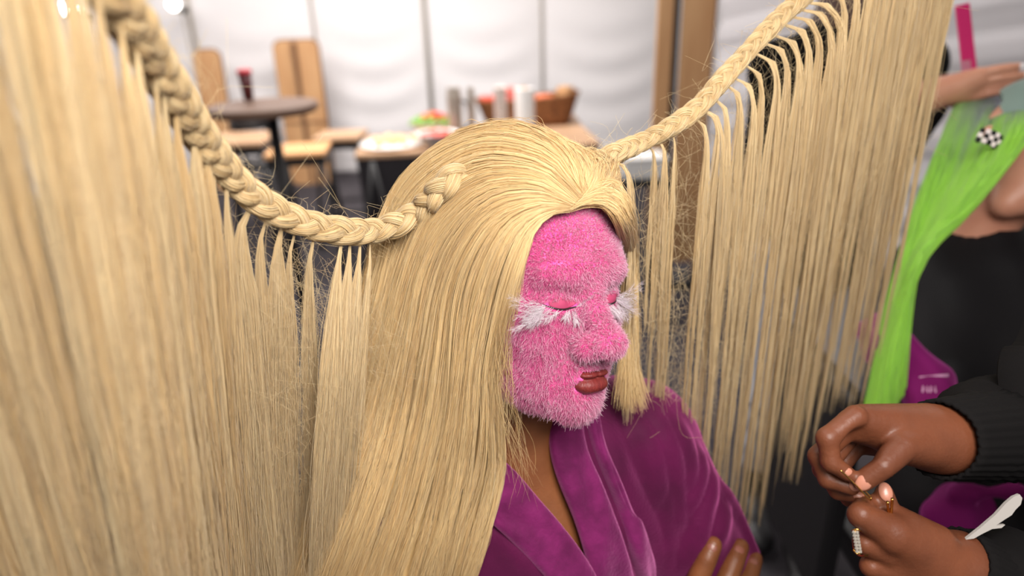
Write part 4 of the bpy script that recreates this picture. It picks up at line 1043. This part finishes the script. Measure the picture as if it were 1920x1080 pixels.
stb = [o for o in ST.children if o.name.startswith('body')][0]
m_nail2 = mat('stylist_nail', srgb(184, 124, 102), .35, .5, coat=.15)
def nail(q, r, face, w_=.0052, l_=.0068, par=stb, m=m_nail2):
    a, b = q[2], q[3]; A = nrm(b - a); O = nrm(face - b); O = nrm(O - A * (O @ A)); S_ = np.cross(A, O)
    fn = lambda p: sell(np.stack([(p - b - O * r * .72 - A * .0012) @ A, (p - b) @ S_, (p - b - O * r * .72) @ O], -1), (0, 0, 0), (l_, w_, .0024))
    v, f = nets(fn, b - .016, b + .016, .0012); obj('fingernail', v, f, m, par)
for a_ in ((1620, 905, 1612, 912, .0082, .0062), (1590, 885, 1596, 888, .0058, .0044), (1600, 912, 1606, 915, .006, .0045), (1612, 931, 1617, 933, .006, .0045), (1661, 922, 1659, 914, .0085, .0058)): nailpx(*a_, stb, m_nail2, stbody)
# ring
c = idxB[0] * .25 + idxB[1] * .75 + 0 * CX; c = (midB[0] * .2 + midB[1] * .8); ax_ = nrm(midB[1] - midB[0]); c = Pt(1618, 1016, .600)
u1 = nrm(np.cross(ax_, CF)); u2 = np.cross(ax_, u1); th = np.linspace(0, 2 * np.pi, 33)
ringo = B().tube(c + np.cos(th)[:, None] * u1 * .0118 + np.sin(th)[:, None] * u2 * .0118, .0012, 8, False).out('ring', m_gold, ST, smooth=True); ringo['label'] = 'gold ring set with a row of clear stones'
bb = B()
for k in range(7):
    for r_ in range(2):
        p = Pt(1601 + r_ * 6 + k * 1.0, 998 + k * 6, .586); bb.lathe(p, [(.0001, -.0018), (.0017, -.0004), (.0013, .001), (.0001, .001)], 6)
bb.out('gemstones', m_gem, ringo, smooth=False)
bb = B(); q_ = [Pt(1598, 996, .588), Pt(1606, 992, .586), Pt(1616, 995, .586)]; bb.tube(q_, .0011, 6); q_ = [Pt(1600, 1030, .588), Pt(1606, 1038, .586), Pt(1615, 1036, .586)]; bb.tube(q_, .0011, 6); bb.out('setting', m_gold, ringo, smooth=True)
# jacket: two sleeves with ribbed cuffs, the front edge hanging open
def jacketsdf(p):
    a = smin(scap(p, Pt(1835, 816, .69), elA, .044, .062), scap(p, Pt(1870, 800, .72), elA, .04, .06), .03)
    a = smin(a, scap(p, Pt(1815, 762, .70), Pt(1900, 742, .74), .014, .020), .03)
    b = smin(scap(p, Pt(1860, 1095, .630), Pt(1900, 1110, .64), .042, .05), scap(p, Pt(1900, 1110, .63), elB, .05, .06), .03)
    d = np.minimum(a, b)
    d = smin(d, np.minimum(scap(p, elA, shA, .06, .09), scap(p, elB, shA, .06, .09)), .04)
    d = smin(d, sell(p, Pt(2300, 760, .84), (.13, .10, .32)), .05)
    u = (p - Pt(1765, 822, .64)) @ nrm(Pt(1850, 812, .66) - Pt(1765, 822, .64))
    cr = np.sin(u * 170 + 9 * np.sin(p[:, 2] * 30)) * np.exp(-((u - .07) / .06) ** 2)
    d = d + .0025 * cr * (u > 0)
    return d
v, f = nets(jacketsdf, np.minimum(Pt(1700, 1250, .6), Pt(1700, 700, .6)) - .06, np.array([1.35, 1.25, 1.75]), .0065)
jk = obj('jacket', v, f, m_jacket, ST); jk['label'] = 'black jersey jacket sleeves'
def cuff(c, d, r, L, nme='cuff'):
    d = nrm(d); u1 = nrm(np.cross(d, [0, 0, 1])); u2 = np.cross(d, u1); n = 120; K = 10; th = np.arange(n) * 2 * np.pi / n; bb = B(); rows = []
    for k in range(K):
        s = k / (K - 1); rr = r * (.98 + .25 * s) + .0012 * math.sin(s * 26) * s + .0006 * np.sign(np.sin(th * 30)) ; rows.append(c + d * L * s + rr[:, None] * (np.cos(th)[:, None] * u1 + np.sin(th)[:, None] * u2))
    bb.add(np.concatenate(rows), [(k * n + i, k * n + (i + 1) % n, (k + 1) * n + (i + 1) % n, (k + 1) * n + i) for k in range(K - 1) for i in range(n)])
    o = bb.out(nme, m_jacket, ST, smooth=True); o.modifiers.new('t', 'SOLIDIFY').thickness = .003
cuff(wA - nrm(elA - wA) * .030, elA - wA, .0365, .12, 'sleeve'); cuff(wB - nrm(elB - wB) * .012, elB - wB, .0375, .09, 'sleeve')
# loose front edge of the jacket
e1 = PP([(1935, 560, .80), (1902, 640, .74), (1878, 655, .70), (1872, 720, .69), (1895, 800, .68), (1960, 860, .68)]); e2 = e1 + CX * .09 + CF * .02
e1, e2 = crom(e1, 24), crom(e2, 24); V = np.concatenate([e1, (e1 + e2) / 2 - CF * .02, e2]); f = np.array([(r * 24 + i, r * 24 + i + 1, (r + 1) * 24 + i + 1, (r + 1) * 24 + i) for r in range(2) for i in range(23)])
o = obj('jacket_front', V, f, m_jacket, ST); o.modifiers.new('t', 'SOLIDIFY').thickness = .003
# pins
def wire(name, pts, r, label, cat, m=m_gold, group=None):
    o = B().tube(crom(np.array(pts), 24), r, 8).out(name, m, smooth=True); tag(o, label, cat, group); return o
wire('hairpin', [Pt(1576, 882, .575), Pt(1590, 895, .577), Pt(1612, 917, .580), Pt(1632, 938, .584), Pt(1634, 934, .585), Pt(1614, 912, .582)], .0007, 'thin gold hairpin pinched between thumb and index finger of upper hand', 'hairpin')
wire('hairpin', [Pt(1666, 962, .590), Pt(1665, 950, .585), Pt(1664, 941, .582)], .0013, 'shorter of two gold pin prongs sticking up from lower fist', 'hairpin')
wire('hairpin', [Pt(1671, 964, .590), Pt(1672, 948, .586), Pt(1673, 935, .582)], .0013, 'taller of two gold pin prongs sticking up from lower fist', 'hairpin')
# pale flat tool in the apron
m_pale = mat('pale_plastic', srgb(172, 166, 160), .5, .4)
out = [(1810, 1012), (1838, 990), (1866, 966), (1886, 944), (1900, 932), (1912, 927), (1917, 934), (1914, 946), (1904, 956), (1897, 966), (1884, 974), (1868, 985), (1885, 984), (1878, 990), (1860, 992), (1840, 1002), (1826, 1010)]
a = P(np.array(out)[:, 0], np.array(out)[:, 1], .600); n = len(a); b = a + CF * .003
o = obj('styling_tool', np.concatenate([a, b]), [tuple(range(n))[::-1], tuple(range(n, 2 * n))] + [(i, (i + 1) % n, (i + 1) % n + n, i + n) for i in range(n)], m_pale, smooth=False)
tag(o, 'flat pale plastic tool with notched end tucked beside the lower black cuff', 'hair tool')

# ================================================================= THE CLIENT WITH GREEN HAIR
m_skin3 = mat('light_skin', srgb(214, 156, 128), .45, .4, c2=srgb(200, 138, 112), scale=10, sss=.1)
m_cape = mat('black_cape', srgb(20, 18, 20), .6, .2)
GP = thing('person', 'seated client with neon green hair, black cape and purple robe at the right edge', 'person', (.98, 1.15, 0))
hc = Pt(1962, 292, 1.16)
RC = np.stack([nrm(CX * .95 - CF * .3), nrm(np.cross(CU, nrm(CX * .95 - CF * .3))), CU]); 
def clientbody(p):
    q = (p - hc) @ RC.T
    d = sell(q, (0, 0, .02), (.098, .080, .098)); d = smin(d, sell(q, (-.035, -.02, -.055), (.055, .055, .05)), .03)
    d = smin(d, scap(p, Pt(1900, 378, 1.14), Pt(1885, 385, 1.14), .018, .02), .03)
    d = smin(d, scap(p, Pt(1905, 350, 1.18), Pt(1822, 452, 1.24), .046, .052), .02)
    d = smin(d, sell(p, Pt(1850, 262, 1.12), (.010, .014, .024)), .006)
    d = smin(d, scap(p, Pt(1760, 540, 1.26), Pt(1990, 520, 1.34), .06, .06), .05)
    d = smin(d, scap(p, Pt(1870, 560, 1.3), Pt(1890, 900, 1.2), .11, .12), .05)
    return d
lo, hi = bounds([np.array([hc, Pt(1760, 540, 1.26), Pt(1990, 520, 1.34), Pt(1890, 1000, 1.2)])], .16)
v, f = nets(clientbody, lo, hi, .009); obj('body', v, f, m_skin3, GP)['label'] = 'jaw, ear and neck turned away'
def capesdf(p):
    d = smin(scap(p, Pt(1765, 520, 1.25), Pt(1990, 500, 1.33), .078, .078), scap(p, Pt(1845, 575, 1.28), Pt(1880, 960, 1.16), .145, .19), .10)
    d = smin(d, scap(p, Pt(1748, 575, 1.22), Pt(1775, 700, 1.14), .07, .06), .06)
    d = smin(d, scap(p, Pt(1835, 437, 1.24), Pt(1850, 480, 1.26), .058, .07), .03)
    d = d + .004 * np.sin(p[:, 0] * 45 + p[:, 2] * 12) * np.sin(p[:, 2] * 14 + 1)
    d = smax(d, -scap(p, Pt(1832, 395, 1.21), Pt(1826, 424, 1.225), .052, .050), .006)
    return d
lo, hi = bounds([np.array([Pt(1650, 420, 1.2), Pt(2010, 480, 1.4), Pt(1880, 1040, 1.1), Pt(1700, 760, 1.1)])], .2)
v, f = nets(capesdf, lo, hi, .010); obj('cape', v, f, m_cape, GP)['label'] = 'black salon cape'
m_robe3 = mat('purple_plush', srgb(120, 18, 92), .8, .2, sheen=1, sheen_tint=srgb(235, 110, 200), sheen_rough=.35)
def slv(p):
    d = scap(p, Pt(1652, 625, 1.12), Pt(1735, 712, 1.06), .034, .032)
    d = smin(d, scap(p, Pt(1650, 665, 1.13), Pt(1690, 690, 1.12), .024, .012), .02)
    d = smin(d, scap(p, Pt(1745, 722, 1.06), Pt(1752, 790, 1.03), .034, .042), .03)
    return d + .003 * np.sin(p[:, 0] * 120 + p[:, 2] * 60)
lo, hi = bounds([np.array([Pt(1652, 625, 1.12), Pt(1752, 800, 1.0)])], .06); v, f = nets(slv, lo, hi, .004); sl = obj('robe_sleeve', v, f, m_robe3, GP); sl['label'] = 'purple plush sleeve with white print'
def lap(p):
    d = scap(p, Pt(1790, 925, 1.02), Pt(1912, 921, .98), .012, .009); d = smin(d, sell(p, Pt(1800, 965, 1.05), (.055, .04, .05)), .02); return d + .003 * np.sin(p[:, 0] * 130)
lo, hi = bounds([np.array([Pt(1790, 925, 1.02), Pt(1912, 921, .98), Pt(1800, 965, 1.05)])], .07); v, f = nets(lap, lo, hi, .005); obj('robe_hem', v, f, m_robe3, GP)
# white print on the sleeve: one bar and two small letters
m_print = mat('white_print', srgb(226, 170, 205), .6)
q, _ = trace(slv, np.linspace(1723, 1778, 12), np.linspace(711, 706, 12)); q = q - CF * .001; up = CU * .0042
B().add(np.concatenate([q - up, q + up]), [(i, i + 1, i + 13, i + 12) for i in range(11)]) 
bb = B(); bb.add(np.concatenate([q - up, q + up]), [(i, i + 1, i + 13, i + 12) for i in range(11)]); o = bb.out('print_bar', m_print, sl); o.modifiers.new('t', 'SOLIDIFY').thickness = .0008
for x_ in (1729, 1744):
    bb = B()
    gl = [(0, 12), (1, 0), (5, 9), (9, 0), (10, 12)]; a, _ = trace(slv, [x_ + g_[0] for g_ in gl], [724 + g_[1] for g_ in gl]); bb.tube(a - CF * .001, .0014, 6); o = bb.out('print_letter', m_print, sl)
# green hair
m_green = mat('neon_green_hair', srgb(172, 232, 84), .45, .35, c2=srgb(128, 140, 158), attr='tone', sheen=.2, transl=.3)
gg = [[(1790, 196, 1.40), (1772, 240, 1.26), (1748, 300, 1.17), (1712, 400, 1.13), (1672, 540, 1.10), (1648, 660, 1.09), (1622, 780, 1.09)],
      [(1822, 190, 1.40), (1802, 240, 1.24), (1775, 320, 1.15), (1732, 420, 1.11), (1690, 530, 1.08), (1662, 650, 1.07), (1640, 780, 1.07)],
      [(1862, 184, 1.40), (1845, 240, 1.16), (1815, 320, 1.09), (1765, 410, 1.07), (1712, 500, 1.06), (1676, 620, 1.06), (1655, 770, 1.06)],
      [(1905, 170, 1.39), (1885, 235, 1.07), (1850, 310, 1.04), (1790, 405, 1.06), (1730, 470, 1.05), (1690, 560, 1.06), (1668, 750, 1.06)],
      [(1960, 165, 1.38), (1925, 246, 1.04), (1872, 318, 1.03), (1808, 395, 1.05), (1745, 455, 1.04), (1704, 520, 1.05), (1684, 720, 1.06)]]
GG = np.stack([crom(PP(g), 24) for g in gg]); n = 5200; u0 = rng.random(n); p = across(GG, u0) + wob(n, 24, .0035, .9); p -= CF * (rng.random((n, 1, 1)) * .016)
s_ = np.linspace(0, 1, 24)[None]; blu = np.clip(1.45 - s_ * 3.0 + .5 * (rng.random((n, 1)) - .5) - .35 * np.sin(u0 * 31)[:, None] * .6, 0, 1) * np.clip((u0[:, None] + .15) * 1.6, 0, 1) * np.clip(1.75 - u0[:, None] * 1.0, 0, 1)
g1 = tubes(p, np.full((n, 24), .0007), np.clip(blu, 0, 1))
ns, nk = 40, 24; gsh = across(GG, np.linspace(0, 1, ns)) + CF * .002; a = (np.arange(ns - 1)[:, None] * nk + np.arange(nk - 1)[None]).ravel()
g2 = (gsh.reshape(-1, 3), np.stack([a, a + nk, a + nk + 1, a + 1], -1), np.clip(1.0 - np.tile(np.linspace(0, 1, nk), ns) * 2.6, 0, 1) * .9)
# scalp part and the hair behind the neck
sc = lambda p: np.maximum(sell((p - hc) @ RC.T, (0, .01, .035), (.112, .094, .104)), -(((p - hc) @ RC.T)[:, 2] + .02 + ((p - hc) @ RC.T)[:, 0] * .2))
lo, hi = hc - .15, hc + .16; v3, f3 = nets(sc, lo, hi, .008); kk = (proj(v3)[0] > 1872) & (proj(v3)[1] < 268); v3, f3 = compact(v3, f3[kk[f3].all(1)])
g3 = (v3, f3, np.full(len(v3), .85))
bk = np.stack([crom(PP(g), 24) for g in ([(1895, 400, 1.32), (1905, 430, 1.33), (1925, 480, 1.33)], [(1960, 385, 1.30), (1960, 430, 1.31), (1965, 480, 1.32)])]); pb = across(np.concatenate([bk, bk[-1:] + .02]), rng.random(700)) + wob(700, 24, .004)
g4 = tubes(pb, np.full((700, 24), .0009), np.zeros(700))
v_, f_, t_ = merge([g1, g2, g3, g4]); gh = obj('green_hair', v_, f_, m_green, GP, attrs={'tone': t_}); gh['label'] = 'neon green hair, slate blue near the lifted roots'
# checkered clip
CL = thing('hair_clip', 'black and white checkered hair clip beside the ear of the green-haired client', 'hair clip', tuple(Pt(1856, 262, 1.06)))
m_chk = [mat('clip_black', srgb(20, 18, 18), .3), mat('clip_white', srgb(238, 225, 220), .3)]
ax1 = nrm(Pt(1880, 272, 1.06) - Pt(1835, 250, 1.06)); ax2 = nrm(np.cross(ax1, CF)); c0 = Pt(1857, 262, 1.03)
for ci_ in (0, 1):
    bb = B()
    for i in range(6):
        for j in range(3):
            if (i + j) % 2 != ci_: continue
            c = c0 + ax1 * (i - 2.5) * .0065 + ax2 * (j - 1) * .0075 - CF * (.006 - .0012 * (i - 2.5) ** 2); bb.box(c, (.0033, .0038, .002), np.stack([ax1, ax2, CF], 1))
    bb.out('black_checks' if ci_ == 0 else 'white_checks', m_chk[ci_], CL, bevel=.0006)
# chair of the client, unseen mostly
CH = thing('chair', 'black salon chair under the green-haired client, only its dark arm showing', 'chair', (1.0, 1.2, 0))
def rbox(name, a, b, r, par, m):
    bb = B(); bb.box((np.array(a) + b) / 2, np.abs(np.array(b) - a) / 2); return bb.out(name, m, par, bevel=r)
q = Pt(1710, 760, 1.22); rbox('armrest', (q[0] - .10, q[1] + .02, q[2] - .50), (q[0] - .06, q[1] + .35, q[2] + .0), .012, CH, m_black)
rbox('seat', (q[0] + .03, q[1] + .0, q[2] - .52), (q[0] + .5, q[1] + .4, q[2] - .44), .02, CH, m_black)
B().lathe((q[0] + .3, q[1] + .18, 0), [(.02, 0), (.24, 0), (.24, .02), (.04, .05), (.035, q[2] - .52), (.02, q[2] - .52)], 32).out('pedestal', m_black, CH)

# ================================================================= THE PERSON HOLDING THE COMB (standing behind the curtain of hair)
CP = thing('person', 'person in black behind the far hair curtain, raised hand on green hair with comb', 'person', (.78, 1.95, 0))
fl1, fl2 = G(1495, 1050, .03), G(1412, 955, .03)
hipc = np.array([(fl1[0] + fl2[0]) / 2 + .10, (fl1[1] + fl2[1]) / 2 + .22, .86]); shc = hipc + [.0, -.02, .50]
wC = Pt(1748, 176, 1.40); elC = Pt(1640, 330, 1.72); s_r = shc + [.17, 0, 0]; s_l = shc - [.17, 0, 0]
mc = [Pt(1836, 138, 1.355), Pt(1838, 152, 1.36), Pt(1834, 166, 1.37), Pt(1826, 180, 1.38)]
tp = [Pt(1912, 124, 1.33), Pt(1922, 140, 1.335), Pt(1912, 152, 1.345), Pt(1888, 168, 1.355)]
fC = [[a, a * .6 + b * .4 - CF * .006, a * .28 + b * .72 - CF * .005, b] for a, b in zip(mc, tp)]
def handC(p):
    d = smin(scap(p, wC, mc[0], .026, .012), scap(p, wC, mc[3], .026, .0115), .02); d = smin(d, scap(p, wC, mc[1], .026, .012), .02)
    for q in fC: d = smin(d, chain(p, q, [.0105, .0095, .0085, .0068]), .0025)
    return smin(d, chain(p, [wC + CF * .01, Pt(1800, 190, 1.40), Pt(1840, 196, 1.40), Pt(1862, 190, 1.39)], [.02, .014, .011, .008]), .005)
def bodyC(p):
    d = smin(handC(p), scap(p, wC, elC, .028, .042), .01); d = np.minimum(d, scap(p, elC, s_r, .044, .055))
    d = smin(d, scap(p, hipc, shc, .12, .12), .1); d = smin(d, scap(p, s_l, s_r, .06, .06), .05)
    d = smin(d, scap(p, shc, shc + [0, 0, .18], .055, .05), .03); d = smin(d, sell(p, shc + [.0, -.02, .27], (.075, .095, .12)), .02)
    return d
lo, hi = bounds([np.array(fC).reshape(-1, 3), wC[None]], .035)
v1, f1 = nets(bodyC, lo, hi, .0035); lo2, hi2 = bounds([np.array([hipc, shc + [0, 0, .45], s_l, s_r, elC, wC])], .1)
cutp = wC + nrm(elC - wC) * .02; dirp = nrm(elC - wC)
v2, f2 = nets(lambda p: np.maximum(bodyC(p), -((p - cutp) @ dirp)), lo2, hi2, .014)
cb = obj('body', np.concatenate([v1, v2]), np.concatenate([f1, f2 + len(v1)]), m_skin3, CP); cb['label'] = 'light-skinned flat hand with white nails'
m_wn = mat('white_nail', srgb(245, 235, 235), .25, coat=.5)
for q in fC: nail(q, .0068, CAM, .0052, .009, cb, m_wn)
def topC(p):
    d = smin(scap(p, hipc, shc, .145, .145), scap(p, s_l, s_r, .075, .075), .05)
    d = smin(d, scap(p, s_r, elC, .072, .06), .03); d = smin(d, scap(p, elC, wC + nrm(elC - wC) * .045, .058, .045), .02)
    return np.maximum(smin(d, scap(p, s_l, s_l + [-.02, .0, -.30], .065, .055), .03), scap(p, hipc, shc, .5, .5) * 0 + (p[:, 2] - (shc[2] + .12)))
lo2, hi2 = bounds([np.array([hipc, shc, s_l, s_r, elC, wC])], .16); v, f = nets(topC, lo2, hi2, .014); obj('black_top', v, f, m_jacket, CP)
m_brown = mat('dark_brown_hair', srgb(70, 40, 30), .5)
v, f = nets(lambda p: smin(sell(p, shc + [0, .02, .29], (.095, .11, .13)), sell(p, shc + [.02, .0, .05], (.12, .13, .22)), .05), shc - .35, shc + .5, .014); obj('hair', v, f, m_brown, CP)
m_jean = mat('pale_grey_denim', srgb(196, 198, 206), .8, .2, c2=srgb(170, 172, 182), scale=6, bump=.6, bscale=9)
def legS(ft, sx):
    hp = hipc + [sx * .09, 0, -.02]; kn = (hp * .45 + (ft + [0, 0, .1]) * .55) + [.0, -.05, 0]
    return lambda p: smin(scap(p, hp, kn, .085, .066), scap(p, kn, ft + [.02, .05, .17], .066, .060), .04) + .005 * np.sin(p[:, 2] * 60 + p[:, 0] * 30) * (p[:, 2] < .45)
for ft, sx in ((fl1, 1), (fl2, -1)):
    fn = legS(ft, sx); lo, hi = bounds([np.array([ft, hipc])], .14); lo[2] = .11
    v, f = nets(fn, lo, hi, .010); obj('trouser_leg', v, f, m_jean, CP)
    d = nrm(np.array([-.25, -1, 0])); s2 = np.array([d[1], -d[0], 0])
    bo = lambda p, ft=ft: np.maximum(smin(scap(p, ft + [.02, .05, .17], ft + [.015, .03, .03], .047, .042), smin(scap(p, ft + [.01, .02, .02], ft + d * .12 + [0, 0, .012], .042, .038), sell(p, ft + d * .14 + [0, 0, .02], (.045, .06, .035)), .02), .03), -(p[:, 2] - .004))
    lo, hi = bounds([np.array([ft, ft + d * .2 + [0, 0, .18]])], .09); lo[2] = -.01; v, f = nets(bo, lo, hi, .006); b_ = obj('boot', v, f, m_black, CP)
    if sx == 1: B().lathe(G(1487, 998, .10), [(.001, -.004), (.007, -.003), (.008, 0), (.005, .003), (.001, .003)], 16, np.stack([CX, CF, CU], 1)).out('eyelet', m_steel, b_)
# comb
m_pink = mat('pink_comb_plastic', srgb(226, 48, 122), .35, .5, transl=.2)
t = thing('comb', 'bright pink comb held upright in the raised hand at top right', 'comb', tuple(Pt(1815, 115, 1.37)))
a, b = Pt(1803, 8, 1.37), Pt(1822, 180, 1.40); ax1 = nrm(b - a); ax2 = nrm(np.cross(ax1, CF)); ax2 *= np.sign(ax2 @ CX); L = np.linalg.norm(b - a); R_ = np.stack([ax1, ax2, np.cross(ax1, ax2)], 1)
B().box(a + ax1 * L * .30 + ax2 * .001, (L * .30, .015, .0018), R_).out('handle', m_pink, t, bevel=.0012)
B().box(a + ax1 * L * .80 + ax2 * .011, (L * .21, .005, .0018), R_).out('spine', m_pink, t, bevel=.001)
bb = B()
for k in range(26): bb.box(a + ax1 * (L * (.605 + .015 * k)) - ax2 * .004, (.0008, .011, .0009), R_)
bb.out('teeth', m_pink, t)
